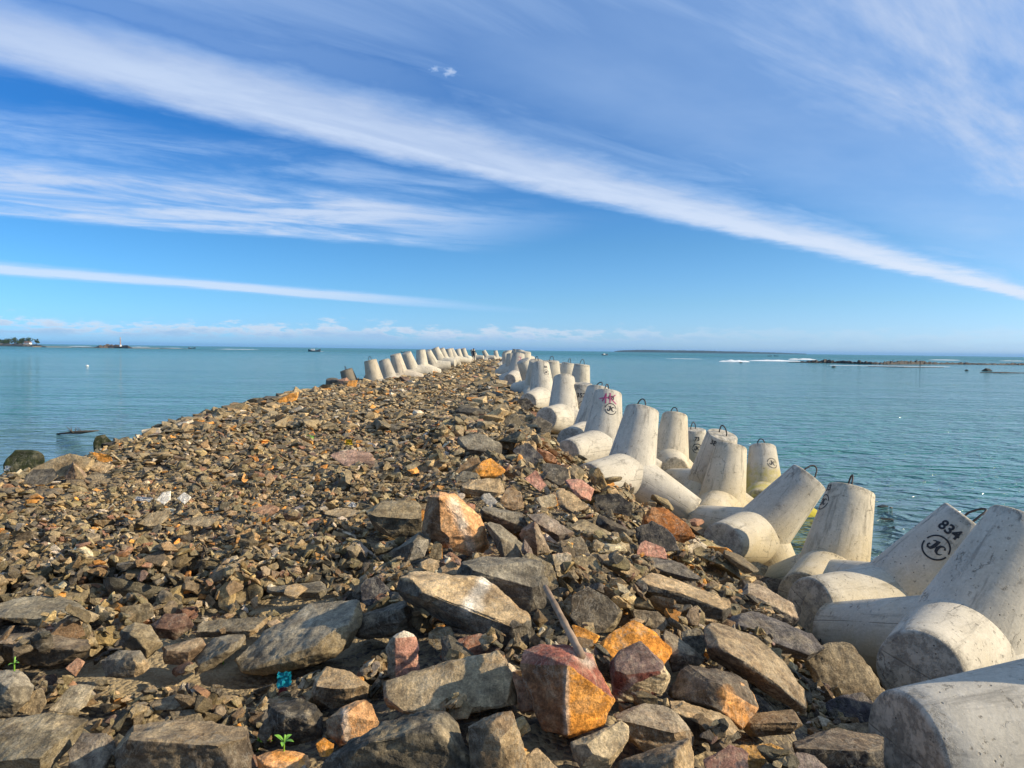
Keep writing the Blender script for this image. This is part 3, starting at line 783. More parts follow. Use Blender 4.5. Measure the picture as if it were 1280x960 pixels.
K('dark red cube', 'dark red cube', [(761,828),(767,815),(801,802),(828,828),(841,852),(828,870),(783,879),(767,877)], [(770,845,.0),(792,855,-.03),(834,838,.05)], c='red', top=(.17,.115,.10), right='cream', streaks=[((792,850),(775,872),5,(.3,.28,.28),.6)], label='dark red cube of rock with a purple-brown top before the orange ledge rock', lean=.7)
K('long dark slab broken at its orange end', 'orange-ended dark slab', [(828,868),(841,841),(860,831),(911,839),(934,851),(948,887),(927,912),(905,895),(867,880)], [(897,858,.0),(896,884,-.02),(926,908,.05)], c=(.085,.072,.06), right='lorange', rx=-.08, top=(.13,.105,.08), lean=.8, streaks=[((906,866),(930,902),10,'orange',.6)])
K('brown slab', None, [(926,908),(943,892),(995,887),(1004,905),(988,917),(937,921)], [(930,906),(998,903)], c='brown', lean=.9)
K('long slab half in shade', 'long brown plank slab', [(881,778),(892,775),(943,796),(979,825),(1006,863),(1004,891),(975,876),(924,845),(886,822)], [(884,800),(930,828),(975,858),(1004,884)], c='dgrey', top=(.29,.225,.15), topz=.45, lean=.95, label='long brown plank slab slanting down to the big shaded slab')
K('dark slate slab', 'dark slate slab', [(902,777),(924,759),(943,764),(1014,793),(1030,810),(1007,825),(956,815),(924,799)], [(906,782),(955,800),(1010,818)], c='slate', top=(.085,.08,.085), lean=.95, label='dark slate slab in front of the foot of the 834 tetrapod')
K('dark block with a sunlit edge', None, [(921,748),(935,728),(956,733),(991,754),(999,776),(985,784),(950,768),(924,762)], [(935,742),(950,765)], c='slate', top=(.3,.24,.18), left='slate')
K('mossy dark block', 'mossy dark block', [(908,738),(931,716),(982,726),(988,748),(940,740)], c=(.055,.05,.025), top=(.075,.055,.04))
K('long tan-topped slab', 'long tan-topped slab', [(795,722),(808,712),(847,726),(915,751),(918,763),(905,778),(835,762),(800,742)], [(800,730),(850,741),(908,764)], c='dgrey', top='tan', topz=.5, lean=.95)
K('tan plank stone', None, [(825,766),(879,760),(899,774),(892,781),(841,780)], [(832,770),(892,777)], c='brown', top='tan', lean=.9)
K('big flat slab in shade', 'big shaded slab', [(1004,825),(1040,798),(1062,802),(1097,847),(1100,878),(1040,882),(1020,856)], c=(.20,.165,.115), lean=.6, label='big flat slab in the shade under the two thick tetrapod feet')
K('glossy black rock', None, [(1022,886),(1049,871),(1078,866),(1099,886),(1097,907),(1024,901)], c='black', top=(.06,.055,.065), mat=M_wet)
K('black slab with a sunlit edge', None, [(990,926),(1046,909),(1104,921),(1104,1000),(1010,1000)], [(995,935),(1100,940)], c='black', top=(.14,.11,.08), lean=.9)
K('shaded brown slab', None, [(1030,905),(1100,902),(1104,922),(1040,920)], c='brown', top=(.22,.17,.11), lean=.9)
K('grey barrel shaped rock', 'grey barrel rock', [(767,892),(806,878),(841,885),(868,911),(866,932),(841,933),(806,939),(783,923)], [(772,900),(800,915),(850,918)], c='brown', top=(.24,.2,.15), lean=.8)
K('tan-faced rock', None, [(770,952),(841,937),(863,922),(872,1000),(780,1000)], [(842,942,.0),(846,985,.0)], c='brown', right='tan', left='dgrey')
K('dark slab with a tan upper edge', None, [(826,873),(854,877),(911,897),(935,924),(892,931),(844,915)], [(840,888),(895,916)], c='dgrey', top='tan', topz=.5, lean=.9)
K('ochre rock', 'ochre bottom rock', [(916,933),(963,929),(990,943),(981,975),(931,985)], c=(.46,.26,.08), amp=1.6)
K('purplish black rock', None, [(880,949),(911,932),(937,935),(931,985),(885,985)], c=(.08,.06,.065), top=(.2,.11,.09), mat=M_wet)
K('mauve grey rock', None, [(978,955),(1007,932),(1037,964),(1040,1000),(980,1000)], c=(.23,.19,.185))
K('dark leaning slab', None, [(822,783),(844,793),(883,825),(873,833),(841,840)], [(835,810)], c='dgrey', top=(.2,.165,.12), lean=.8)
K('orange and tan rock', None, [(713,780),(732,786),(751,796),(742,812),(722,805)], c='orange', left='tan')
K('brown flat rock', None, [(786,761),(822,765),(838,778),(828,788),(796,780)], c=(.2,.165,.12))
K('grey small block', None, [(852,790),(873,784),(885,799),(879,821),(854,804)], c='grey', front='dgrey')
K('wide flat grey slab', 'wide flat grey slab', [(-25,762),(31,747),(72,745),(122,767),(103,784),(59,789),(19,776)], [(0,772),(60,782),(105,776)], c='khaki', top=(.21,.19,.145), lean=1.0)
K('low brown slab', None, [(-10,795),(47,789),(116,803),(112,818),(62,833),(31,827),(-10,825)], [(0,808),(60,818),(110,812)], c=(.12,.1,.075), top=(.19,.15,.105), lean=.9)
K('grey block', None, [(150,759),(194,752),(194,769),(175,780),(153,774)], c='khaki')
K('dark red-brown rock', 'dark red-brown rock', [(189,781),(206,767),(231,767),(246,781),(219,799),(195,796)], [(195,785),(222,788)], c=(.075,.045,.035), top=(.15,.09,.065))
K('grey two-faced block', None, [(148,788),(169,778),(187,781),(207,808),(184,824),(156,808)], [(165,792),(182,812)], c='khaki', left=(.1,.09,.07))
K('grey-brown block', 'grey-brown block', [(125,826),(150,813),(175,813),(191,834),(169,847),(132,847)], [(172,822),(168,843)], c=(.15,.13,.1), right='tan', top=(.2,.175,.135))
K('brown rock', None, [(203,809),(250,797),(261,802),(237,821),(234,832),(206,830)], [(206,815),(236,815)], c=(.17,.12,.08), top=(.25,.19,.125))
K('slanted grey slab', None, [(241,821),(269,796),(311,791),(302,809),(269,833),(244,844)], [(250,830),(295,808)], c=(.2,.175,.13), lean=.9)
K('grey slab with a tan end', None, [(239,797),(247,777),(312,774),(338,771),(338,782),(312,796)], [(242,790),(312,788)], c=(.13,.11,.085), top=(.19,.165,.12), right='tan')
K('big speckled slab', 'big speckled slab', [(-20,902),(62,890),(111,900),(105,918),(72,935),(47,980),(-20,985)], [(0,955),(50,945)], c=(.20,.17,.115), streaks=[((10,905),(90,905),8,'cream',.35)], lean=.8, label='big cream speckled slab at the bottom corner on the open side')
K('big brown slab', 'big scratched slab', [(139,942),(169,909),(219,900),(306,912),(317,938),(305,1000),(140,1000)], [(160,925),(230,935),(310,935)], c=(.125,.10,.075), top=(.24,.185,.12), lean=.7, amp=1.3, label='big brown scratched slab cut off by the bottom edge, beside the green sprig')
K('dark grey slab', None, [(86,942),(103,917),(141,917),(148,933),(125,980),(86,985)], c=(.15,.125,.1), lean=.8)
K('grey boulder', 'grey corner boulder', [(-20,838),(25,835),(42,856),(38,874),(16,896),(-20,902)], [(10,860),(20,880)], c=(.21,.19,.155), front=(.14,.125,.1))
K('tan pointed stone', None, [(19,888),(34,869),(53,858),(59,878),(47,897)], c=(.28,.22,.14))
K('light grey flat stone', None, [(61,888),(91,854),(119,858),(107,882),(91,893)], c=(.26,.225,.165), lean=.9)
K('flat brown stone', None, [(182,880),(219,868),(236,875),(219,887),(195,888)], c=(.21,.165,.11), lean=1)
K('small grey upright stone', None, [(321,920),(331,900),(341,893),(346,906),(331,930)], c='grey')
K('black rough rock', 'black rough rock', [(335,880),(375,874),(402,884),(402,921),(360,935),(340,925)], [(350,895),(395,900)], c=(.055,.05,.042), streaks=[((385,890),(390,912),4,'cream',.5)], amp=1.5)
K('flat orange stone', None, [(320,946),(344,935),(375,940),(399,950),(378,968),(325,966)], [(330,955)], c='lorange', streaks=[((345,942),(375,952),8,'orange',.7)], lean=.9)
K('long grey slab', None, [(328,736),(400,727),(416,738),(400,748),(345,744)], [(340,740),(400,740)], c=(.13,.115,.085), top=(.19,.165,.12), lean=.9)
K('reddish flat stone', None, [(82,835),(97,822),(107,827),(95,846)], c=(.3,.17,.11))
K('small flat brown stone', None, [(212,890),(247,886),(260,905),(219,906)], c=(.2,.165,.115), lean=.9)
K('big leaning boulder', 'leaning orange boulder', [(527,659),(534,621),(550,615),(569,617),(600,646),(616,687),(603,697),(584,694),(547,674),(528,674)], [(549,622,.0),(551,662,-.02),(586,694,.02)], c=(.24,.13,.07), right='lorange', rx=-.12, top='lorange', left=(.17,.10,.055), lean=.45, streaks=[((566,628),(578,655),7,'white',.5),((578,655),(590,688),6,'white',.35)], label='big leaning boulder with a pale orange face and white smear on the crest')
K('dark flat-faced block', 'dark flat-faced block', [(456,640),(478,627),(527,626),(527,668),(497,676),(469,661)], [(460,645),(500,648),(527,650)], c=(.10,.088,.065), top='khaki')
K('blue-grey block', None, [(485,692),(525,664),(539,674),(530,695),(503,705)], [(520,676),(512,700)], c='dgrey', top='grey', right=(.25,.24,.22))
K('small upright orange-edged stone', None, [(536,695),(545,674),(553,681),(553,700),(541,701)], c='khaki', right='orange')
K('grey-brown angular boulder', None, [(604,650),(625,656),(662,687),(657,698),(631,703),(619,679)], [(625,672),(632,700)], c=(.17,.145,.11), left='dgrey', top=(.2,.18,.14))
K('rounded tan rock', None, [(519,706),(537,698),(569,706),(566,723),(525,720)], c='tan')
K('dark ridge slab', None, [(596,632),(619,634),(659,643),(657,661),(644,667),(600,645)], [(605,640),(645,655)], c='dgrey', top='grey')
K('red-brown faced rock', None, [(646,667),(669,649),(688,690),(669,696)], [(668,660),(672,692)], c=(.2,.125,.085), right=(.25,.2,.15))
K('grey-mauve slab', None, [(658,643),(681,642),(722,668),(700,680),(675,661)], [(672,655),(705,673)], c=(.15,.115,.095), top=(.24,.2,.17))
K('bright orange rock', 'bright orange crest rock', [(590,591),(600,580),(612,572),(633,588),(621,598),(603,597)], c='orange', amp=1.4, label='bright orange rock on the crest behind the leaning orange boulder')
K('brown pointed rock', None, [(567,592),(587,572),(599,573),(604,590),(598,598)], c=(.2,.13,.07))
K('pink and white block', 'pink and white block', [(655,598),(669,587),(683,606),(675,614)], c='pink', left='pale')
K('whitish long stone', None, [(596,618),(612,617),(632,637),(619,640)], c=(.36,.34,.31))
K('tan rounded rock', None, [(624,626),(634,609),(651,615),(656,635),(637,639)], c=(.33,.23,.14))
K('tan long block', None, [(571,607),(594,599),(625,598),(632,615),(619,622),(578,617)], [(580,610),(622,616)], c=(.28,.21,.135), top='tan')
K('grey crest rock', None, [(566,600),(578,588),(600,592),(596,605)], c='grey')
K('pink sunlit rock', 'pink sunlit rock', [(705,600),(725,598),(743,612),(738,626),(722,623)], [(712,612)], c='pink', left=(.16,.1,.085), label='pink sunlit rock touching the foot of the clean pale tetrapod')
K('tan-topped block', None, [(693,610),(712,614),(738,634),(712,642),(699,633)], c='tan', left='dgrey')
K('dark brown rock with a tan corner', None, [(676,578),(695,580),(713,588),(713,600),(700,611),(680,598)], c='dgrey', right='tan')
K('tan and orange rock', None, [(668,622),(694,617),(698,632),(678,637)], c='cream', right='orange')
K('black pointed rock', None, [(639,561),(660,553),(679,572),(675,582),(650,574)], c='slate')
K('dark crest boulder', 'dark crest boulder', [(566,548),(600,541),(627,555),(627,572),(590,567)], [(575,560),(615,565)], c='dgrey', top='grey')
K('pink-topped rock', None, [(636,541),(660,545),(673,553),(655,557)], c='pink', front='dgrey')
K('long flaky slab', 'long flaky slab', [(709,653),(731,650),(794,681),(782,693),(737,676)], [(715,660),(780,688)], c=(.19,.155,.11), top='khaki', lean=.95)
K('tan block beside the flaky slab', None, [(743,694),(775,692),(801,715),(794,729),(759,711)], [(750,702),(795,724)], c='brown', top='tan')
K('brown gritty rock', None, [(696,678),(728,670),(738,693),(712,704)], c=(.21,.175,.125))
K('brown gritty slab', None, [(711,697),(741,695),(760,724),(744,729),(716,720)], c=(.2,.16,.11), top='khaki')
K('white and orange block', 'white and orange block', [(690,693),(716,689),(713,720),(697,723)], c='cream', top=(.5,.33,.22), front='cream', streaks=[((700,696),(712,700),6,'pale',.7)])
K('black jagged rock', None, [(740,619),(772,617),(792,631),(788,645),(750,637)], c='black')
K('black slab', None, [(746,641),(787,662),(795,667),(775,674),(743,658)], [(760,655)], c='black', top=(.1,.085,.065))
K('flat tan stone', None, [(399,641),(430,634),(456,640),(430,648)], c=(.3,.235,.15), lean=1)
K('flat pinkish slab', 'flat pinkish slab', [(411,569),(440,562),(476,568),(461,583),(430,582)], c=(.30,.20,.16), lean=1)
K('rusty orange boulder', 'rusty boulder', [(800,647),(815,634),(835,636),(858,655),(870,672),(855,679),(830,669),(805,662)], c=(.30,.12,.035), lean=.7, label='rusty orange boulder in the shade of the clean pale tetrapod')
K('black crumpled rock', None, [(795,660),(815,652),(842,668),(850,688),(820,690),(798,680)], c='black', mat=M_wet, amp=1.6)
K('pink block', 'pink shaded block', [(794,693),(803,674),(832,686),(834,699)], c='pink', left='red')
K('dark slate ledge', None, [(797,703),(812,697),(850,703),(878,725),(858,726),(815,716)], [(802,706),(860,722)], c='slate', top=(.12,.11,.1))
K('tall dark boulder', None, [(640,700),(662,690),(690,705),(700,735),(680,742),(655,730)], c=(.12,.1,.075), top='khaki')
K('mossy boulder', 'mossy boulder by the water', [(2,580),(19,562),(47,561),(57,572),(55,586),(31,594),(6,594)], c='moss', D=15.0, lean=.5, amp=.8, bev=.08, name='boulder', cat='boulder', label='round mossy boulder at the water with pale droppings beside it')
K('mossy boulder', None, [(116,554),(120,545),(131,543),(140,552),(146,558),(125,568),(117,564)], c='moss', top=(.075,.075,.02), D=16.0, lean=.5, amp=.8, bev=.08, name='boulder', cat='boulder', label='smaller mossy boulder at the water next to the floating branch')
K('smooth tan rock', 'smooth tan dome rock', [(33,590),(62,575),(87,567),(125,575),(112,589),(78,597)], c=(.26,.20,.12), amp=.5, bev=.06, label='smooth dome shaped tan rock at the edge in front of the mossy boulder')
K('orange edge rock', None, [(114,565),(137,569),(142,576),(125,579)], c='orange')
K('pyramid shaped brown rock', 'pyramid rock', [(79,599),(91,577),(107,591),(109,599)], [(92,580),(95,598)], c=(.2,.14,.1), right='tan')
K('dark edge rock', None, [(24,605),(41,587),(66,585),(74,594),(62,606)], c='dgrey', right='khaki')
K('tan edge rock', None, [(103,584),(125,577),(146,582),(130,592)], c='tan')
K('white stone', 'white stone', [(196,625),(202,616),(214,613),(213,625),(205,631)], c='white', label='bright white stone, larger of the white pair on the rubble', amp=.8)
K('white stone', None, [(221,623),(230,615),(240,622),(231,630)], c='white', label='whitish rounded stone beside the larger bright white one', amp=.8)
K('flat tan slab', 'flat tan crest slab', [(172,654),(187,642),(217,635),(206,652),(191,660)], c=(.27,.215,.14), lean=1)
K('bright tan stone', 'bright tan stone', [(294,670),(312,660),(326,670),(316,680)], c=(.45,.29,.14))
K('pink-brown flat rock', 'pink-brown flat rock', [(311,638),(337,630),(353,636),(337,646)], c=(.33,.2,.13), lean=1)
K('tan curved rock', None, [(368,545),(375,552),(396,559),(380,557)], c='tan')
K('grey flat rock', None, [(224,654),(250,644),(273,650),(260,659)], c=(.26,.21,.14), lean=1)
K('long orange edge rock', 'orange edge rock', [(345,502),(362,492),(375,490),(372,499),(356,506)], c='orange', amp=1.2)
K('orange rock', None, [(432,480),(437,476),(447,475),(446,483),(437,486)], c='orange', label='orange rock right under the dark capped low tetrapod')
K('black boulder', None, [(660,530),(672,520),(690,530),(688,546),(668,545)], c='dgrey')
K('black boulder', None, [(645,500),(660,497),(668,508),(655,514)], c='black')
K('brown boulder', None, [(612,510),(632,503),(640,518),(622,524)], c='khaki', left='dgrey')

ROCKS = []        # dicts: obj, px, py, area, desc, lm
def seg_d(P, a, b):
    a = np.array(a, float); b = np.array(b, float); t = np.clip(((P-a)@(b-a))/max(1e-6, (b-a)@(b-a)), 0, 1)
    return np.linalg.norm(P-(a+t[:, None]*(b-a)), axis=1)
STAMP = []
def key_rock(i, desc, lm, out, ridge, kw):
    out = np.array(out, float); x0, y0 = out.min(0); x1, y1 = out.max(0)
    cx = (x0+x1)/2
    D = kw.get('D') or hit(cx, min(y1-2, 1000), kw.get('lift', .10))
    W = (x1-x0)/F*D; Hh = (y1-y0)/F*D
    T = kw.get('T') or min(.95*W, max(1.15*Hh, .45*W))
    T = min(T, .8)
    rr = random.Random(i*13+5)
    pts = []; back = []
    lean = kw.get('lean', .62)
    cen = out.mean(0)
    for (px, py) in out:
        v = (y1-py)/max(1, y1-y0)
        dd = T*(.10+lean*v**1.1)+T*rr.uniform(-.06, .06)
        pts.append(at(px, py, D+dd))
        q = cen+(np.array([px, py])-cen)*.80
        pb = at(q[0], q[1], D+T*1.0); back.append(pb)
    for r in ridge:
        dd = r[2]*T if len(r) > 2 else T*rr.uniform(-.03, .05)
        pts.append(at(r[0], r[1], D+dd))
    allp = np.array(pts+back)
    base = np.array([allp[:, 0].mean(), allp[:, 1].mean(), allp[:, 2].min()])
    size = max(W, Hh, T*.8)
    me, N0 = rockify([tuple(p-base) for p in allp], size, i+1, fine=kw.get('fine', (34 if W*F/D > 90 else 26) if W*F/D > 60 else 16), amp=kw.get('amp', 1.0), bev=kw.get('bev', .011))
    V = np.empty(len(me.vertices)*3, np.float32); me.vertices.foreach_get('co', V); V = V.reshape(-1, 3)
    c0 = cc(kw.get('c', 'grey'))
    nz = np.array([mnoise.noise(Vector(tuple(p*9/size))+Vector((i, 0, 0))) for p in V])*.22
    cols = np.tile(c0, (len(V), 1))
    def ap(mask, c):
        cols[mask] = cc(c)
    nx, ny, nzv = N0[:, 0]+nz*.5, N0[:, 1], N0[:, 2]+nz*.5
    top = nzv > kw.get('topz', .62)  # own face tints, plus sunlit and shaded sides put into the colour
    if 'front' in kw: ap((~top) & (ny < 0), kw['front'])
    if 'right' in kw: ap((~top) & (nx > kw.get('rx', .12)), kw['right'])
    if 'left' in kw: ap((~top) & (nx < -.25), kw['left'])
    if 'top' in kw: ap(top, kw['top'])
    PX = proj(V+base)
    for (a, b_, rad, c, s) in kw.get('streaks', ()):
        d = seg_d(PX, a, b_)+nz*rad*1.6
        f = np.clip(1.35-d/rad, 0, 1)[:, None]*s
        cols = cols*(1-f)+cc(c)*f
    # mottling of the broken faces
    m1 = np.array([mnoise.fractal(Vector(tuple(p*5/size))+Vector((i*3.1, 2, 0)), .7, 2.2, 5) for p in V])
    f1 = np.clip((m1-.12)/.35, 0, 1)[:, None]*.42; f2 = np.clip((-m1-.10)/.35, 0, 1)[:, None]*.55
    cols = cols*(1-f1)+(cols*.55+np.array([.19, .165, .12]))*f1
    cols = cols*(1-f2)+cols*np.array([.46, .43, .42])*f2
    # each facet weathers a little differently
    fac = 1+.10*np.sin(N0@np.array([3.1, 4.7, 2.3])*2+i)
    cols = cols*fac[:, None]
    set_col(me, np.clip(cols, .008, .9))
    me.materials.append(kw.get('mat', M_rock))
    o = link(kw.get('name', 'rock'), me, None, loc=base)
    sc = np.array([PX.min(0), PX.max(0)])
    ROCKS.append(dict(o=o, p=(out.mean(0)), area=(x1-x0)*(y1-y0), desc=desc, lm=lm, lab=kw.get('label'), key=True, cat=kw.get('cat', 'rock')))
    STAMP.append(V+base)
for i, kk in enumerate(KEY): key_rock(i, *kk)

# ---- prototypes of broken stones (unit size)
def proto_pts(r, flat):
    n = r.randint(9, 14); P = []
    for _ in range(n):
        v = Vector((r.gauss(0, 1), r.gauss(0, 1), r.gauss(0, 1))).normalized()
        # towards a box: squarish blocks
        m_ = max(abs(v.x), abs(v.y), abs(v.z)); v = v*(.55+.45/m_*.75)
        P.append((v.x*.52, v.y*.40*r.uniform(.8, 1.15), v.z*flat*.5))
    return P
rp = random.Random(11)
PRO = []
for k in range(26):
    flat = (.24, .34, .45, .66)[k % 4]*rp.uniform(.85, 1.1)
    PRO.append(proto_pts(rp, flat))
def tri_arrays(me):
    V = np.empty(len(me.vertices)*3, np.float32); me.vertices.foreach_get('co', V)
    me.calc_loop_triangles(); T = np.empty(len(me.loop_triangles)*3, np.int32); me.loop_triangles.foreach_get('vertices', T)
    return V.reshape(-1, 3), T.reshape(-1, 3)
LOW = []; MID = []; HI = []
for k, P in enumerate(PRO):
    bm = hull_bm(P); bmesh.ops.triangulate(bm, faces=bm.faces); me = bpy.data.meshes.new('t'); bm.to_mesh(me); bm.free()
    LOW.append(tri_arrays(me)); bpy.data.meshes.remove(me)
    me, N0 = rockify(P, 1.0, k+200, fine=5, amp=1.1, bev=.012, chips=3); V, T = tri_arrays(me); MID.append((V, T, N0)); bpy.data.meshes.remove(me)
    me, N0 = rockify(P, 1.0, k+200, fine=18, amp=1.1, bev=.011)
    V, T = tri_arrays(me)
    tint = 1+.16*np.sin(N0@np.array([3.3, 4.1, 2.6])*2.2+k)
    set_col(me, np.clip(tint[:, None]*np.ones(3), .3, 2)); me.name = 'stone'; me.materials.append(M_rock); HI.append((me, V))
PAL = [('grey-brown', (.165, .138, .092), 34), ('khaki', (.235, .19, .122), 22), ('dark grey', (.085, .076, .060), 15), ('tan', (.34, .255, .145), 14), ('brown', (.19, .132, .075), 10),
       ('ochre orange', (.47, .23, .065), 3.2), ('reddish', (.25, .14, .095), 2.5), ('pale', (.42, .37, .30), 5), ('purplish', (.14, .10, .085), 2)]
_pw = np.array([p[2] for p in PAL], float); _pw /= _pw.sum()
# ---- dropping stones into a height map (near part)
GX0, GX1, GY0, GY1, CS = -10.0, 7.0, 2.0, 15.0, .025
gx = np.arange(GX0, GX1, CS); gy = np.arange(GY0, GY1, CS)
XX, YY = np.meshgrid(gx, gy)
HM = g(XX, YY); G0 = HM.copy(); KM = np.zeros(HM.shape, bool)
for V in STAMP:
    ix = ((V[:, 0]-GX0)/CS).astype(int); iy = ((V[:, 1]-GY0)/CS).astype(int)
    ok = (ix >= 1) & (iy >= 1) & (ix < len(gx)-1) & (iy < len(gy)-1)
    for dx in (-1, 0, 1):
        for dy in (-1, 0, 1):
            np.maximum.at(HM, (iy[ok]+dy, ix[ok]+dx), V[ok, 2]); KM[iy[ok]+dy, ix[ok]+dx] = True
# tetrapods keep their room
for (o, c) in TETS:
    if c[1] < 16:
        d2 = (XX-c[0])**2+(YY-c[1])**2
        KM |= d2 < .5**2
        Rw = np.array(o.rotation_euler.to_matrix())
        for d_ in LEGDIR:
            for s_ in np.linspace(.2, L, 9):
                q_ = np.array(c)+Rw @ np.array(d_)*s_; rr_ = R0-KT*s_
                if q_[2]-rr_ < float(g(q_[0], q_[1]))+.45: KM |= (XX-q_[0])**2+(YY-q_[1])**2 < (rr_*.95)**2
SAND = [(-1.75, 4.35, .5), (-1.2, 4.6, .42), (-2.0, 3.9, .25)]
INST = []  # (proto, pos, yaw, tiltx, tilty, scale, colour name, colour)
def drop(n, size_fn, region, seed, tilt=.28, maxkey=.3, sink=.30):
    r = np.random.default_rng(seed)
    cnt = 0
    for _ in range(n):
        x = r.uniform(region[0], region[1]); y = r.uniform(region[2], region[3])
        s = size_fn(r, x, y)
        if s is None: continue
        s *= 1+.40*mnoise.noise(Vector((x*.75, y*.55, 3.3)))
        rad = s*.36; k = max(1, int(rad/CS))
        ix = int((x-GX0)/CS); iy = int((y-GY0)/CS)
        if ix-k < 0 or iy-k < 0 or ix+k+1 >= len(gx) or iy+k+1 >= len(gy): continue
        sl = (slice(iy-k, iy+k+1), slice(ix-k, ix+k+1))
        if KM[sl].mean() > (maxkey if s < .24 else min(maxkey, .10)): continue
        h = HM[sl]; gr = G0[sl]
        lo, mid, hi = np.percentile(h, (15, 55, 95))
        if hi-lo > s*1.0+.03: continue
        if mid-gr[k, k] > .30+.15*s: continue
        pi = int(r.integers(len(PRO))); fl = (.24, .34, .45, .66)[pi % 4]
        th = s*fl
        z = mid+th*(.5-sink)
        # lie with the local slope
        gxs = (h[:, -1].mean()-h[:, 0].mean())/(2*k*CS); gys = (h[-1].mean()-h[0].mean())/(2*k*CS)
        tx = np.clip(np.arctan(gys), -.5, .5)+r.normal()*tilt; ty = np.clip(-np.arctan(gxs), -.5, .5)+r.normal()*tilt
        pc = int(r.choice(len(PAL), p=_pw)); nm, c, _ = PAL[pc]
        c = np.array(c)*r.uniform(.72, 1.3)*np.array([1, r.uniform(.95, 1.04), r.uniform(.88, 1.08)])
        INST.append((pi, (x, y, z), r.uniform(0, 2*PI), tx, ty, s, nm, c))
        kk = np.arange(-k, k+1)*CS; d2 = (kk[None, :]**2+kk[:, None]**2)/rad**2
        topz = z+th*.42*np.sqrt(np.clip(1-d2*.8, 0, 1))
        m_ = d2 < 1
        HM[sl] = np.where(m_, np.maximum(h, topz), h)
        cnt += 1
    return cnt
def xe_of(y): return np.interp(y, _ys, _xe)
def in_sand(x, y): return any((x-a)**2+(y-b_)**2 < q*q for a, b_, q in SAND)
def sz_slope(r, x, y):
    if x < xe_of(y)-1.1: return None
    return float(np.clip(r.lognormal(math.log(.30), .42), .14, .75))
def sz_mid(r, x, y):
    if in_sand(x, y): return None
    s = float(np.clip(r.lognormal(math.log(.18), .36), .09, .48))
    if x < xe_of(y)-1.3 and y > 5 and s > .24 and r.random() > .12: s *= .62
    return s
def sz_small(r, x, y):
    if in_sand(x, y) and r.random() < .8: return None
    return float(np.clip(r.lognormal(math.log(.10), .36), .045, .24))
def sz_fine(r, x, y):
    return float(np.clip(r.lognormal(math.log(.06), .3), .03, .11))
n1_ = drop(1500, sz_slope, (-1.6, 5.5, 2.3, 15), 1, .32)
n2_ = drop(2200, sz_mid, (-9.5, 3.2, 2.3, 15), 2, .15, .45)
n3_ = drop(16000, sz_small, (-9.5, 2.8, 2.3, 15), 3, .15, .6)
n4_ = drop(5000, sz_small, (-3.6, 2.6, 2.5, 5.6), 5, .3, .7)+drop(14000, sz_fine, (-4.8, 2.4, 2.5, 9), 4, .4, .85)
print('dropped', n1_, n2_, n3_, n4_)
def far_stones(n, y0, y1, seed, smed, smax, grow):
    r = np.random.default_rng(seed)
    for _ in range(n):
        y = y0+(y1-y0)*r.random()**1.5
        xl = np.interp(y, _yl, _xl)-2.6; xr = np.interp(y, _ys, _xf)+(2.4 if r.random() < .35 else .3)
        x = r.uniform(xl, xr)
        edge = x < np.interp(y, _yl, _xl)+.8 or x > xe_of(y)-.6
        s = float(np.clip(r.lognormal(math.log(smed*(1.55 if edge else 1)*grow(y)), .42), .06, smax))
        pi = int(r.integers(len(PRO))); fl = (.24, .34, .45, .66)[pi % 4]
        z = float(g(x, y))+s*fl*.22+r.random()*.09
        pc = int(r.choice(len(PAL), p=_pw)); nm, c, _ = PAL[pc]
        c = np.array(c)*r.uniform(.72, 1.3)
        INST.append((pi, (x, y, z), r.uniform(0, 2*PI), r.normal()*.17, r.normal()*.17, s, nm, c))
far_stones(11500, 14.6, 34, 8, .15, .75, lambda y: 1)
far_stones(9000, 32, 121, 9, .24, .9, lambda y: 1+.006*(y-32))
# lower flanks: bigger blocks towards the water on both sides
r_ = np.random.default_rng(21)
for _ in range(900):
    y = r_.uniform(3, 60); side = r_.random() < .5
    if side: x = np.interp(y, _yl, _xl)-r_.uniform(.2, 3.2)
    else: x = np.interp(y, _ys, _xf)+r_.uniform(.2, 4.2)
    s = float(np.clip(r_.lognormal(math.log(.5), .35), .25, 1.1)); pi = int(r_.integers(len(PRO)))
    z = float(g(x, y))+s*.08
    if z < SEA_Z-.3: continue
    c = np.array(PAL[int(r_.choice([0, 2, 2, 4, 3]))][1])*r_.uniform(.5, 1.0)
    INST.append((pi, (x, y, z), r_.uniform(0, 6.28), r_.normal()*.3, r_.normal()*.3, s, 'dark grey', c))
# ---- the largest in the picture become things of their own, the rest is one mass of rubble
P_ = np.array([q[1] for q in INST]); S_ = np.array([q[5] for q in INST])
px_ = proj(P_); dp_ = depth(P_)
fl_ = np.array([(.24, .34, .45, .66)[q[0] % 4] for q in INST])
pxs = S_*F/np.maximum(dp_, .1)
inview = (dp_ > 1) & (px_[:, 0] > 4) & (px_[:, 0] < 1276) & (px_[:, 1] > 440) & (px_[:, 1] < 952)
# stones hidden behind tetrapods or others are judged by a coarse test against the height map line of sight
def visible(i):
    a = _O; bpt = P_[i]+np.array([0, 0, S_[i]*fl_[i]*.35]); vis = 0
    for dx in (-.25, 0, .25):
        q = bpt+np.array([dx*S_[i], 0, 0]); ok = True
        for t in np.linspace(.5, 1-S_[i]*.55/max(np.linalg.norm(q-a), .1), 60):
            w = a+(q-a)*t
            ix = int((w[0]-GX0)/CS); iy = int((w[1]-GY0)/CS)
            if 0 <= ix < len(gx) and 0 <= iy < len(gy) and HM[iy, ix] > w[2]+.02: ok = False; break
        vis += ok
    for (o, c) in TETS:
        if c[1] < P_[i][1]:
            qc = proj(c); rr_ = .75*F/depth(c)
            if np.hypot(*(qc-px_[i])) < rr_*.9: return False
    return vis >= 2
order = np.argsort(-(pxs*np.sqrt(fl_)*inview))
N_IND = 292-len(KEY)
chosen = []
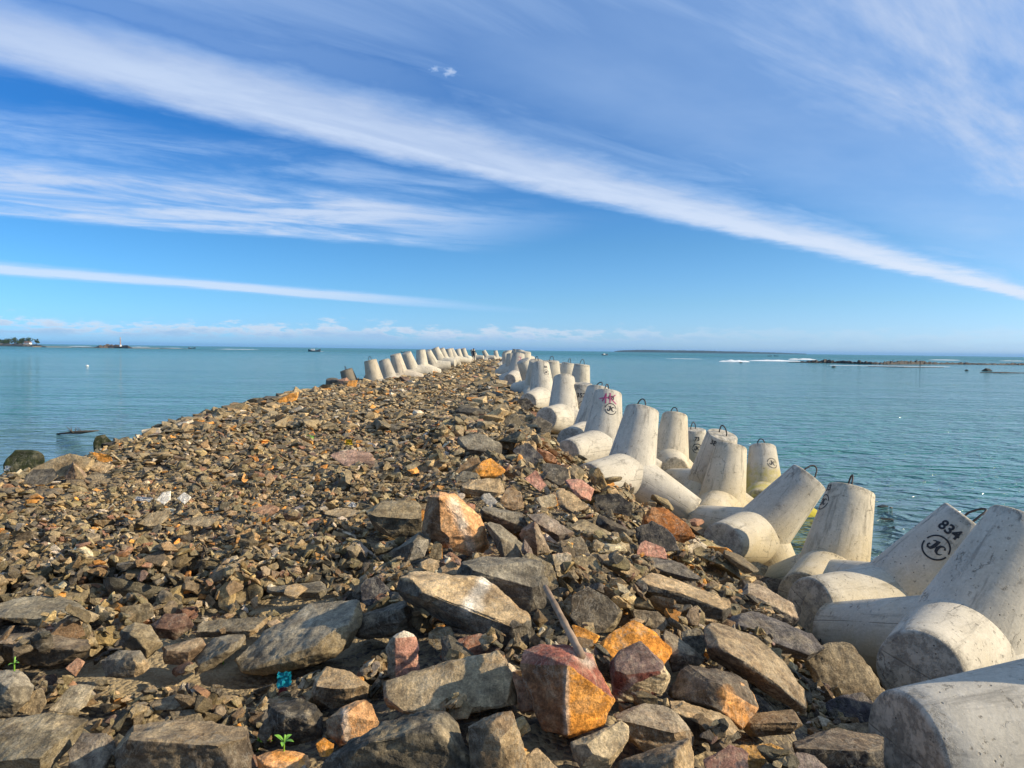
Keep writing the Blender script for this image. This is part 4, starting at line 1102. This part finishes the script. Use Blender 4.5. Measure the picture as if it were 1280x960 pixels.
for i in order:
    if len(chosen) >= N_IND or not inview[i]: break
    if P_[i][1] < 15 and not visible(i): continue
    chosen.append(int(i))
chset = set(chosen)
print('individual stones', len(chosen), 'key', len(KEY), 'smallest px', pxs[chosen[-1]])
def eul(q): return Matrix.Rotation(q[2], 3, 'Z').to_4x4()
for i in chosen:
    pi, pos, yaw, tx, ty, s, nm, c = INST[i]
    me, V = HI[pi]
    o = link('rock', me)
    Rm = Matrix.Rotation(tx, 3, 'X') @ Matrix.Rotation(ty, 3, 'Y') @ Matrix.Rotation(yaw, 3, 'Z')
    o.matrix_world = Matrix.Translation(pos) @ Rm.to_4x4() @ Matrix.Diagonal((s*random.uniform(.85, 1.25), s*random.uniform(.85, 1.2), s, 1))
    o.color = (*[float(t) for t in c], 1)
    shape = ('flat', 'slabby', 'angular', 'chunky')[pi % 4]
    sz = 'large' if pxs[i] > 62 else ('medium' if pxs[i] > 42 else 'small')
    ROCKS.append(dict(o=o, p=px_[i], area=pxs[i]**2*fl_[i], desc=f'{sz} {nm} {shape} rock', lm=None, lab=None, key=False, cat='rock'))
def build_rubble():
    VV = []; TT = []; CC = []; off = 0
    by = {}
    for i, q in enumerate(INST):
        if i in chset: continue
        lod = 1 if (pxs[i] > 15 and P_[i][1] < 16 and 0 < dp_[i]) else 0
        by.setdefault((q[0], lod), []).append(i)
    for (pi, lod), idx in by.items():
        V, T = (MID[pi][0], MID[pi][1]) if lod else LOW[pi]
        R3 = []
        for i in idx:
            _, pos, yaw, tx, ty, s, nm, c = INST[i]
            Rm = Matrix.Rotation(tx, 3, 'X') @ Matrix.Rotation(ty, 3, 'Y') @ Matrix.Rotation(yaw, 3, 'Z')
            w_ = random.Random(i); R3.append(np.array(Rm) @ np.diag([s*w_.uniform(.78, 1.3), s*w_.uniform(.8, 1.25), s*w_.uniform(.8, 1.2)]))
        R3 = np.array(R3); PP = P_[idx]
        W = np.einsum('nij,vj->nvi', R3, V)+PP[:, None, :]
        n = len(idx); nv = len(V)
        VV.append(W.reshape(-1, 3)); TT.append((T[None]+(np.arange(n)*nv)[:, None, None]+off).reshape(-1, 3)); off += n*nv
        cl = np.array([INST[i][7] for i in idx]); CC.append(np.repeat(cl, nv, 0))
    me = big_mesh('rubble', np.concatenate(VV), np.concatenate(TT), np.clip(np.concatenate(CC), .01, .9))
    me.polygons.foreach_set('use_smooth', np.ones(len(me.polygons), bool)); me.set_sharp_from_angle(angle=math.radians(30))
    print('rubble tris', len(me.polygons))
    tag(link('rubble', me, M_rock), 'loose rubble of small broken stones covering the breakwater', kind='stuff')
build_rubble()
# ---- labels: look first, then what it lies beside
LMS = [(r['lm'], r['p'], i) for i, r in enumerate(ROCKS) if r['lm']]
LMS += [(t, np.array(p, float), -1) for t, p in EXTRA_LM]
used = set()
def rel(dp):
    dx, dy = dp
    if abs(dx) > 1.5*abs(dy): return 'on the tetrapod side of' if dx > 0 else 'on the open side of'
    return 'in front of' if dy > 0 else 'behind'
def label_rock(i, r):
    if r['lab']: return r['lab']
    c = sorted((float(np.hypot(*((r['p']-p)*np.array([1, 1.4])))), t, p) for t, p, j in LMS if j != i) if False else sorted([(float(np.hypot(*((r['p']-p)*np.array([1, 1.4])))), t, tuple(p)) for t, p, j in LMS if j != i])
    opts = []
    for d, t, p in c[:4]:
        adv = 'just ' if d < 75 else ''
        opts.append(f"{r['desc']} {adv}{rel(r['p']-np.array(p))} the {t}"); opts.append(f"{r['desc']} {rel(r['p']-np.array(p))} the {t}")
    for a in range(3):
        for b_ in range(a+1, 4):
            opts.append(f"{r['desc']} between the {c[a][1]} and the {c[b_][1]}")
    for o_ in opts:
        if o_ not in used and len(o_.replace('-', ' ').split()) <= 16: return o_
    for o_ in opts:
        for w_ in ('second', 'third', 'fourth', 'fifth', 'sixth'):
            q = f'{w_} {o_}'
            if q not in used and len(q.replace('-', ' ').split()) <= 16: return q
    return ' '.join(opts[0].split()[:15])
for i, r in enumerate(ROCKS):
    lab = label_rock(i, r); used.add(lab)
    tag(r['o'], lab, r['cat'], 'loose rocks on the breakwater')
# ------------------------------------------------------------------ small things on the stones
def surf_at(x, y):
    ix = int((x-GX0)/CS); iy = int((y-GY0)/CS)
    return HM[iy, ix] if 0 <= ix < len(gx) and 0 <= iy < len(gy) else float(g(x, y))+.1
bpy.context.view_layer.update()
_dg = bpy.context.evaluated_depsgraph_get()
def sdepth(px, py):
    d = ray(px, py); ok, loc, *_ = SC.ray_cast(_dg, Vector(_O), Vector(d).normalized())
    return float(depth(np.array(loc))) if ok else 10.0
def pole():
    d0 = sdepth(727, 826)+.01; d1 = d0+.45
    prof = [(t, sdepth(727+(682-727)*t, 820+(733-820)*t)) for t in np.linspace(.05, 1, 16)]
    d1 = min([d1]+[d0+(s_-.03-d0)/t for t, s_ in prof if t > .3])
    print('pole', d0, d1, [round(s_, 2) for t, s_ in prof])
    a = at(727, 822, d0); b_ = at(682, 733, d1)
    n = 14; pts = []
    for k in range(n):
        t = k/(n-1); p = a+(b_-a)*t; p = p+np.array([.003*math.sin(t*5), 0, .003*math.sin(t*9+1)]); pts.append(tuple(p-a))
    V, Fc = tube(pts, [.018-.005*k/(n-1)+.0015*math.sin(k*2.3) for k in range(n)], 12)
    tag(link('driftwood_pole', mesh_from('driftwood_pole', V, Fc, True), M_wood, loc=a), 'bare driftwood pole leaning across the rocks above the orange faced boulder', 'pole')
pole()
def stick(px, py, D, ln, rad, ang, lab, mat=M_wood):
    a = at(px, py, D); d = Vector((math.cos(ang), math.sin(ang), .02))
    V, Fc = tube([d*ln*t+Vector((0, 0, .02*math.sin(t*7))) for t in np.linspace(0, 1, 7)], [rad*(1-.3*t) for t in np.linspace(0, 1, 7)], 8)
    tag(link('stick', mesh_from('stick', V, Fc, True), mat, loc=a), lab, 'stick')
stick(522, 484, 31, .75, .022, .05, 'pale stick lying flat on the rubble far along the crest')
def crumple(name, px, py, D, w, h, mat, lab, cat, seed, lift=.03, ny=9, parent=None):
    bm = bmesh.new(); nx = 9
    grid = []
    for j in range(ny):
        for i in range(nx):
            u, v = i/(nx-1)-.5, j/(ny-1)
            q = Vector((u*3, v*3, seed))
            d = mnoise.noise(q*1.3)*.35+mnoise.noise(q*3.1)*.18
            grid.append(bm.verts.new((u*w*(1-.25*v)+d*w*.15, .12*w*math.sin(v*2.2+d*3)+d*w*.5, v*h+d*h*.2)))
    for j in range(ny-1):
        for i in range(nx-1): bm.faces.new((grid[j*nx+i], grid[j*nx+i+1], grid[(j+1)*nx+i+1], grid[(j+1)*nx+i]))
    bmesh.ops.solidify(bm, geom=list(bm.faces), thickness=.006)
    me = bpy.data.meshes.new(name); bm.to_mesh(me); bm.free()
    if parent is not None:
        return link(name, me, mat, parent)
    o = link(name, me, mat, loc=at(px, py, sdepth(px, py+2)-(.16 if mat is M_blue else .05))); tag(o, lab, cat); return o
bs_ = crumple('plastic_scrap', 355, 859, hit(354, 862, .12), .085, .075, M_blue, 'crumpled turquoise plastic scrap with a reddish flap in the sandy hollow', 'plastic scrap', 3.3)
rd = crumple('flap', 0, 0, 0, .05, .05, M_redp, '', '', 8.1, parent=bs_); rd.location = (.0, -.02, -.045)
crumple('plastic_scrap', 436, 556, 13.0, .13, .09, M_yel, 'yellow plastic scrap on the rubble behind the flat pinkish slab', 'plastic scrap', 5.2)
crumple('plastic_scrap', 440, 634, 8.0, .08, .05, M_white, 'small white plastic scrap beside the flat tan stone', 'plastic scrap', 6.4)
crumple('plastic_sheet', 178, 627, 8.6, .20, .05, M_white, 'torn white plastic sheet lying beside the larger white stone', 'plastic sheet', 9.7)
crumple('plastic_scrap', 9, 588, 14.2, .14, .09, M_white, 'white plastic scrap under the round mossy boulder', 'plastic scrap', 12.7)
def sprig(px, py, D, n, s, lab):
    root = empty('sprig', at(px, py, sdepth(px, py)-.01)); tag(root, lab, 'plant')
    r = random.Random(px)
    V, Fc = tube([(0, 0, -.06), (0, 0, .03), (.004, 0, .06)], .0035, 6); link('stem', mesh_from('stem', V, Fc, True), M_leaf, root)
    for k in range(n):
        a = 2*PI*k/n+r.uniform(-.4, .4); up = r.uniform(.2, 1.0); ln = s*r.uniform(.7, 1.2); wd = ln*.36
        V = []; Fc = []
        for i in range(7):
            t = i/6; w = wd*math.sin(PI*min(1, t*1.02))**.8*.5+.001
            c = Vector((math.cos(a)*ln*t, math.sin(a)*ln*t, .03+up*ln*t-.5*ln*t*t)); sd_ = Vector((-math.sin(a), math.cos(a), 0))
            V += [c-sd_*w+Vector((0, 0, w*.3)), c, c+sd_*w+Vector((0, 0, w*.3))]
        for i in range(6):
            for j in range(2): Fc.append((i*3+j, i*3+j+1, i*3+j+4, i*3+j+3))
        link('leaf', mesh_from('leaf', V, Fc, True), M_leaf, root)
sprig(322, 938, 3.15, 7, .055, 'bright green sprig between the scratched slab and the orange stone')
sprig(355, 937, 3.2, 4, .05, 'low green sprig beside the flat orange stone')
sprig(279, 829, 4.2, 5, .035, 'tiny green sprig behind the slanted grey slab')
sprig(18, 838, 3.95, 3, .03, 'yellow-green sprig by the grey corner boulder')
sprig(388, 548, 13.6, 6, .11, 'small green plant on the rubble near the open edge')
def branch():
    o = at(95, 553, 30.0); o[2] = SEA_Z+.02
    root = empty('floating_branch', o); root.scale = (.72, .72, .8); tag(root, 'dark floating branch with bare twigs on the water beside the smaller mossy boulder', 'branch')
    V, Fc = tube([(-1.1, 0, .0), (-.4, .1, .06), (.2, 0, .10), (.9, -.05, .16), (1.3, 0, .2)], [.03, .06, .09, .05, .02], 8); link('limb', mesh_from('limb', V, Fc, True), M_trunk, root)
    r = random.Random(4)
    for k in range(7):
        x = r.uniform(-.3, .5); V, Fc = tube([(x, 0, .08), (x+r.uniform(-.4, .3), r.uniform(-.2, .2), r.uniform(.15, .45))], [.03, .008], 6)
        link('twig', mesh_from('twig', V, Fc, True), M_trunk, root)
branch()
# dark stones in the shallows beyond the tetrapods
def loose_stone(px, py, s, col, lab, D=None, k=3, mat=None):
    d = ray(px, py); t = (SEA_Z-EYE)/d[2] if D is None else D
    P = _O+d*t; me, V = HI[k]
    o = link('rock', me if mat is None else me.copy()); o.matrix_world = Matrix.Translation(P) @ Matrix.Rotation(px, 4, 'Z') @ Matrix.Diagonal((s, s, s, 1)); o.color = (*C[col], 1)
    if mat: o.data.materials.clear(); o.data.materials.append(mat)
    tag(o, lab, 'rock', 'rocks in the water')
loose_stone(1103, 633, .36, 'black', 'dark pointed rock standing in the water behind the grimy upright tetrapod', k=0)
loose_stone(1113, 635, .13, 'white', 'small white stone beside the dark pointed rock in the water', k=2)
loose_stone(1108, 649, .34, 'black', 'low dark rock awash in front of the dark pointed one', k=4)
# ------------------------------------------------------------------ person far out on the crest
def person():
    P = at(592, 453, 100.0); P[2] = float(g(P[0], P[1]))+.12
    root = empty('person', P); tag(root, 'person in dark clothes standing on the crest near the far end of the breakwater', 'person')
    bm = bmesh.new(); lay = bm.verts.layers.skin.verify()
    J = {}
    def v(n, co, r):
        J[n] = bm.verts.new(co); J[n][lay].radius = (r, r*.85)
    v('pel', (0, 0, .92), .16); v('che', (0, .01, 1.25), .17); v('neck', (0, 0, 1.45), .06); v('head', (0, -.01, 1.60), .10)
    for s, n in ((-1, 'l'), (1, 'r')):
        v('hip'+n, (.10*s, 0, .86), .10); v('kne'+n, (.12*s, -.03, .48), .07); v('ank'+n, (.13*s, .02, .08), .05); v('toe'+n, (.14*s, -.14, .04), .04)
        v('sho'+n, (.19*s, 0, 1.38), .07); v('elb'+n, (.27*s, .04, 1.12), .05); v('wri'+n, (.24*s, -.12, .92), .035)
    for a, b_ in [('pel', 'che'), ('che', 'neck'), ('neck', 'head')]+[e for n in 'lr' for e in (('pel', 'hip'+n), ('hip'+n, 'kne'+n), ('kne'+n, 'ank'+n), ('ank'+n, 'toe'+n), ('che', 'sho'+n), ('sho'+n, 'elb'+n), ('elb'+n, 'wri'+n))]:
        bm.edges.new((J[a], J[b_]))
    J['pel'][lay].use_root = True
    me = bpy.data.meshes.new('body'); bm.to_mesh(me); bm.free()
    o = link('body', me, None); md = o.modifiers.new('s', 'SKIN'); md.use_smooth_shade = True; o.modifiers.new('u', 'SUBSURF').levels = 1
    dg = bpy.context.evaluated_depsgraph_get(); me2 = bpy.data.meshes.new_from_object(o.evaluated_get(dg)); bpy.data.objects.remove(o)
    me2.materials.clear(); me2.materials.append(M_dark); me2.materials.append(M_skin)
    for p in me2.polygons:
        c = p.center; p.material_index = 1 if (c.z > 1.47 and c.y < .03) or (c.z < .97 and abs(c.x) > .2) else 0
    link('body', me2, None, root)
    bm = bmesh.new(); bmesh.ops.create_icosphere(bm, subdivisions=2, radius=.115)
    for vv in bm.verts: vv.co = Vector((vv.co.x*.9, vv.co.y*.95+.025, vv.co.z*.8+1.65))
    me = bpy.data.meshes.new('hair'); bm.to_mesh(me); bm.free(); link('hair', me, M_dark, root)
person()
# ------------------------------------------------------------------ out on the water
def sea_pt(px, py):
    d = ray(px, py); t = (SEA_Z-EYE)/d[2]; return _O+d*t
def boat(px, py, ln, lab, cabin=True, yaw=0.0):
    P = sea_pt(px, py); root = empty('boat', P); root.rotation_euler = (0, 0, yaw); tag(root, lab, 'boat', 'boats out at sea')
    V = []; Fc = []; n = 11; w = ln*.13; h = ln*.10
    for i in range(n):
        t = i/(n-1); x = (t-.5)*ln; b_ = w*math.sin(PI*(.12+.88*t)**.9)**.7 if t < 1 else .01; b_ = max(b_, .02)
        sh = h*(1+1.3*abs(t-.45)**2*4)
        for (yy_, zz_) in ((-b_, sh), (-b_*.8, .1*h), (0, -.3*h), (b_*.8, .1*h), (b_, sh), (b_*.85, sh*.8), (-b_*.85, sh*.8)): V.append((x, yy_, zz_))
    for i in range(n-1):
        for j in range(7): Fc.append((i*7+j, i*7+(j+1) % 7, (i+1)*7+(j+1) % 7, (i+1)*7+j))
    Fc += [tuple(range(7))[::-1], tuple(range((n-1)*7, n*7))]
    link('hull', mesh_from('hull', V, Fc), M_hull, root)
    def box(nm, x0, x1, y1, z0, z1, mat, tp=.9):
        V = [(x0, -y1, z0), (x1, -y1, z0), (x1, y1, z0), (x0, y1, z0), (x0+.05, -y1*tp, z1), (x1-(x1-x0)*.15, -y1*tp, z1), (x1-(x1-x0)*.15, y1*tp, z1), (x0+.05, y1*tp, z1)]
        link(nm, mesh_from(nm, V, [(0, 3, 2, 1), (4, 5, 6, 7), (0, 1, 5, 4), (1, 2, 6, 5), (2, 3, 7, 6), (3, 0, 4, 7)]), mat, root)
    if cabin:
        box('cabin', -.28*ln, .02*ln, w*.7, h*.8, h*2.3, M_white); box('cabin_roof', -.30*ln, .05*ln, w*.8, h*2.32, h*2.5, M_white, 1)
        V, Fc = tube([(.12*ln, 0, h), (.12*ln, 0, h*3.6)], .05, 6); link('mast', mesh_from('mast', V, Fc), M_dark, root)
    else:
        box('engine_cover', -.4*ln, -.25*ln, w*.5, h*.7, h*1.7, M_white)
        V, Fc = tube([(.1*ln, 0, h*.5), (.1*ln, 0, h*2.6)], [.22, .14], 6); link('fisher', mesh_from('fisher', V, Fc), M_dark, root)
boat(393, 439.6, 10.5, 'largest fishing boat, dark hulled with a pale wake, on the open side', True, .1)
boat(505, 440.8, 6.0, 'small dark boat with a white wake above the start of the open side row', False, .3)
boat(756, 444.2, 6.5, 'small white cabined boat in front of the headland end', True, .5)
boat(962, 445.4, 5.5, 'tiny dark open boat before the surf, first of a close pair', False, .2)
boat(970, 445.3, 5.5, 'tiny dark open boat before the surf, nearer the reef in the close pair', False, 2.8)
boat(240, 435.8, 9.0, 'low pale boat at the tip of the long spit', False, .1)
def wake(px, py, w, h, lab):
    P = sea_pt(px, py); V = []; Fc = []
    n = 14
    for i in range(n+1):
        t = i/n; x = (t-.5)*w
        hh = h*math.sin(PI*t)**.5*(.7+.5*mnoise.noise(Vector((t*7, px*.1, 0)))); dy = w*.03
        V += [(x, -dy*2, -.05), (x, -dy*.6, max(.05, hh)), (x, dy*.8, max(.04, hh*.8)), (x, dy*3, -.05)]
    for i in range(n):
        for j in range(3): Fc.append((i*4+j, (i+1)*4+j, (i+1)*4+j+1, i*4+j+1))
    tag(link('surf_foam', mesh_from('surf_foam', V, Fc, True), M_foam, loc=P), lab, 'surf', kind='stuff')
wake(400, 439.6, 7, .25, 'white wake of the largest boat')
wake(511, 440.9, 5, .22, 'white wake of the small dark boat')
wake(296, 436.8, 56, .55, 'long white line of surf beyond the tip of the spit')
wake(100, 433.2, 40, .9, 'white surf between the wooded island and the beacon rock')
wake(176, 434.0, 34, .9, 'white surf beside the beacon rock')
wake(214, 435.2, 30, .6, 'broken surf at the tip of the spit')
wake(918, 452.2, 13, 1.0, 'bright breaking wave at the open end of the reef')
wake(968, 451.4, 26, .8, 'long breaker reaching the reef')
wake(1003, 449.6, 18, 1.1, 'spray where the breaker meets the reef')
wake(1180, 450.2, 26, .6, 'white water behind the middle of the reef')
wake(1265, 451.3, 22, .4, 'white water behind the far reef end')
wake(855, 448.6, 20, .22, 'thin line of foam in front of the headland')
wake(1110, 457.5, 40, .08, 'thin foam along the inner edge of the reef')
def buoy():
    P = sea_pt(109, 457.5)
    V, Fc = tube([(0, 0, -.2), (0, 0, 0), (0, 0, .12), (0, 0, .2)], [.1, .26, .22, .06], 12)
    tag(link('buoy', mesh_from('buoy', V, Fc, True), M_white, loc=P), 'small white buoy alone on the water before the beacon rock', 'buoy')
buoy()
def land(name, pxs_, depth_m, lab, mat, prof, kind='structure', cols=None, rough=1.0, back=0.5):
    """a low rocky or wooded bank: prof = [(px, base_py, height_m)]"""
    V = []; Fc = []; rr = random.Random(len(name)); n = 7
    pts = []
    for (a, b_) in zip(prof, prof[1:]):
        m_ = max(2, int(abs(b_[0]-a[0])/2.2))
        for i in range(m_): t = i/m_; pts.append(tuple(a[k]+(b_[k]-a[k])*t for k in range(3)))
    pts.append(prof[-1])
    for (px, py, hm) in pts:
        P = sea_pt(px, py); d = Vector((P[0], P[1], 0)).normalized()
        for j in range(n):
            t = j/(n-1); hz = hm*math.sin(PI*min(.5, t*1.3)) if t < .5 else hm*math.cos((t-.5)*PI)**.6
            hz *= rr.uniform(1-.35*rough, 1+.25*rough)
            if j in (0, n-1): hz = -.6
            q = d*(depth_m*t+rr.uniform(-.03, .03)*depth_m*rough)
            V.append((P[0]+q.x, P[1]+q.y, SEA_Z+hz))
    m_ = len(pts)
    for i in range(m_-1):
        for j in range(n-1): Fc.append((i*n+j, (i+1)*n+j, (i+1)*n+j+1, i*n+j+1))
    me = mesh_from(name, V, Fc)
    if cols is not None: set_col(me, np.array([np.array(cols)*rr.uniform(.6, 1.4) for _ in V]))
    o = link(name, me, mat); tag(o, lab, None, kind=kind); return o
land('island', None, 60, 'low wooded island bank', M_reef, [(-120, 431.2, 2.5), (-10, 432.5, 3.5), (25, 433.2, 3.5), (45, 433.6, 3.0), (58, 434.2, .8)], cols=(.10, .085, .06))
land('spit', None, 14, 'long low rocky spit', M_reef, [(40, 433.8, .9), (90, 434.3, .7), (125, 434.9, .7), (200, 435.6, .7), (240, 436.3, .25)], cols=(.17, .14, .10))
land('beacon_rock', None, 18, 'dark hump of rock carrying the beacon', M_reef, [(117, 434.9, .6), (124, 435.0, 2.4), (135, 435.1, 4.0), (150, 435.3, 3.2), (160, 435.5, 3.0), (166, 435.6, .4)], cols=(.055, .045, .04))
land('reef', None, 7, 'dark rocky reef awash with surf', M_reef, [(985, 453.0, .1), (1006, 453.4, .5), (1030, 453.8, 1.15), (1048, 454.2, .8), (1075, 455.0, 1.1), (1092, 455.4, .6), (1110, 455.6, 1.0), (1150, 455.4, 1.2), (1172, 455.5, .6), (1200, 455.6, .8), (1230, 456.0, .4), (1260, 456.2, .7), (1330, 457.0, .5)], cols=(.017, .013, .011), rough=2.2)
land('reef_ledge', None, 3, 'low ledge of the reef in calm water', M_reef, [(1085, 458.4, .12), (1130, 459.3, .22), (1180, 459.5, .10)], cols=(.028, .023, .02))
land('reef_ledge', None, 3, 'low inner ledge of the reef', M_reef, [(1225, 465.8, .10), (1250, 466.2, .22), (1270, 466.4, .12), (1300, 466.8, .1)], cols=(.028, .023, .02))
land('headland', None, 900, 'long low headland on the horizon', M_hill, [(768, 440.05, 4), (776, 440.1, 11), (800, 440.4, 16), (880, 441.5, 15), (930, 442.1, 13), (975, 442.6, 10), (1008, 443.0, 5)], rough=.25)
for px, py, s, lab in [(1042, 459.2, 1.0, 'lone dark rock in the water before the near end of the reef'), (1208, 463.5, .8, 'small dark rock in the calm water inside the reef'), (1234, 463.8, 1.7, 'larger dark rock in the calm water inside the reef'), (926, 453.6, .9, 'dark rock under the bright breaking wave')]:
    loose_stone(px, py, s*1.6, 'black', lab, k=7)
for px, py, hm, lab in [(1116, 455.2, 1.3, 'thin post on the reef, first from the surf end'), (1146, 455.2, 1.5, 'thin post on the reef, in the middle of three'), (1150, 459.0, 1.2, 'post standing in the water just before the reef')]:
    P = sea_pt(px, py); V, Fc = tube([(0, 0, -.5), (0, 0, hm*.5), (.03, 0, hm+.6)], [.14, .13, .11], 8); link_ = link('marker_post', mesh_from('marker_post', V, Fc), M_dark, loc=P); tag(link_, lab, 'post', 'posts on the reef')
def beacon():
    P = sea_pt(150.5, 435.3); P[2] = SEA_Z+2.8; root = empty('beacon_tower', P); tag(root, 'slim pale red beacon tower on the dark hump of rock', 'beacon')
    V, Fc = tube([(0, 0, -1), (0, 0, .8), (0, 0, 1.0)], [1.3, 1.2, 1.0], 10); link('base', mesh_from('base', V, Fc), M_white, root)
    V, Fc = tube([(0, 0, .9), (0, 0, 8)], [.62, .42], 10); link('tower', mesh_from('tower', V, Fc), M_towr, root)
    V, Fc = tube([(0, 0, 8), (0, 0, 8.2), (0, 0, 8.3)], [.8, .8, .5], 10); link('gallery', mesh_from('gallery', V, Fc), M_white, root)
    V, Fc = tube([(0, 0, 8.25), (0, 0, 9.2), (0, 0, 9.8)], [.45, .45, .05], 10); link('lantern', mesh_from('lantern', V, Fc), M_towr, root)
M_towr = simple_mat('tower_paint', (.45, .27, .20), .7, .1, 1)
beacon()
def hut():
    P = sea_pt(35, 433.2); d = Vector((P[0], P[1], 0)).normalized(); P = P+np.array([d.x*6, d.y*6, 0]); P[2] = SEA_Z+2.6
    root = empty('hut', P); tag(root, 'small white hut under the trees of the island', 'hut')
    def bx(nm, x, y, z0, z1, mat, ridge=0):
        V = [(-x, -y, z0), (x, -y, z0), (x, y, z0), (-x, y, z0), (-x, -y, z1), (x, -y, z1), (x, y, z1), (-x, y, z1)]; Fc = [(0, 3, 2, 1), (0, 1, 5, 4), (1, 2, 6, 5), (2, 3, 7, 6), (3, 0, 4, 7)]
        if ridge: V += [(-x, 0, z1+ridge), (x, 0, z1+ridge)]; Fc += [(4, 5, 9, 8), (6, 7, 8, 9), (7, 4, 8), (5, 6, 9)]
        else: Fc.append((4, 5, 6, 7))
        link(nm, mesh_from(nm, V, Fc), mat, root)
    bx('wall', 3.4, 2.5, -.5, 2.6, M_white); bx('roof', 3.8, 2.9, 2.62, 2.7, M_roof, 1.3); 
hut()
def tree(px, py, off, hh, cw, lab, seed, flat=.8):
    P = sea_pt(px, py); d = Vector((P[0], P[1], 0)).normalized(); P = P+np.array([d.x*off, d.y*off, 0]); P[2] = SEA_Z+2.4
    root = empty('tree', P); tag(root, lab, 'tree', 'trees on the far island')
    r = random.Random(seed)
    V, Fc = tube([(0, 0, -1), (.1, 0, hh*.35), (.3, .1, hh*.7)], [hh*.045, hh*.032, hh*.015], 7); link('trunk', mesh_from('trunk', V, Fc, True), M_trunk, root)
    V = []; Fc = []
    cl = [(Vector((r.gauss(0, cw*.33), r.gauss(0, cw*.33), hh*(.62+r.uniform(-.25, .3)))), cw*r.uniform(.18, .34)) for _ in range(11)]
    for c, rad in cl:
        for _ in range(46):
            p = c+Vector((r.gauss(0, 1), r.gauss(0, 1), r.gauss(0, flat))).normalized()*rad*r.uniform(.5, 1.05)
            a = Vector((r.gauss(0, 1), r.gauss(0, 1), r.gauss(0, 1))).normalized(); b_ = a.orthogonal().normalized(); c2 = a.cross(b_); s = r.uniform(.35, .75)
            k = len(V); V += [p+b_*s, p+c2*s*.7, p-b_*s, p-c2*s*.7]; Fc.append((k, k+1, k+2, k+3))
    link('crown', mesh_from('crown', V, Fc), M_tree, root)
for a in [(2, 432.6, 14, 6, 8, 'bushy tree at the cropped edge of the island', 1), (10, 432.8, 18, 7.5, 8, 'round bushy tree second from the cropped island edge', 2), (18, 433, 22, 8.5, 8, 'taller dark tree in the middle of the island', 3), (27, 433.1, 20, 8, 7, 'dark tree just behind the white hut', 4),
          (35, 433.2, 24, 9, 7, 'highest tree on the island rising over the hut', 5), (24, 433.1, 5, 4.5, 6, 'low bush in front of the island trees', 6), (8, 432.7, 4, 4, 7, 'low spreading bush at the island shore', 7), (46, 433.6, 8, 7, 3.5, 'thin lone tree at the tip of the island', 8), (-12, 432.4, 14, 7, 9, 'tree beyond the frame edge on the island', 9)]:
    if a[0] > 0: tree(*a)
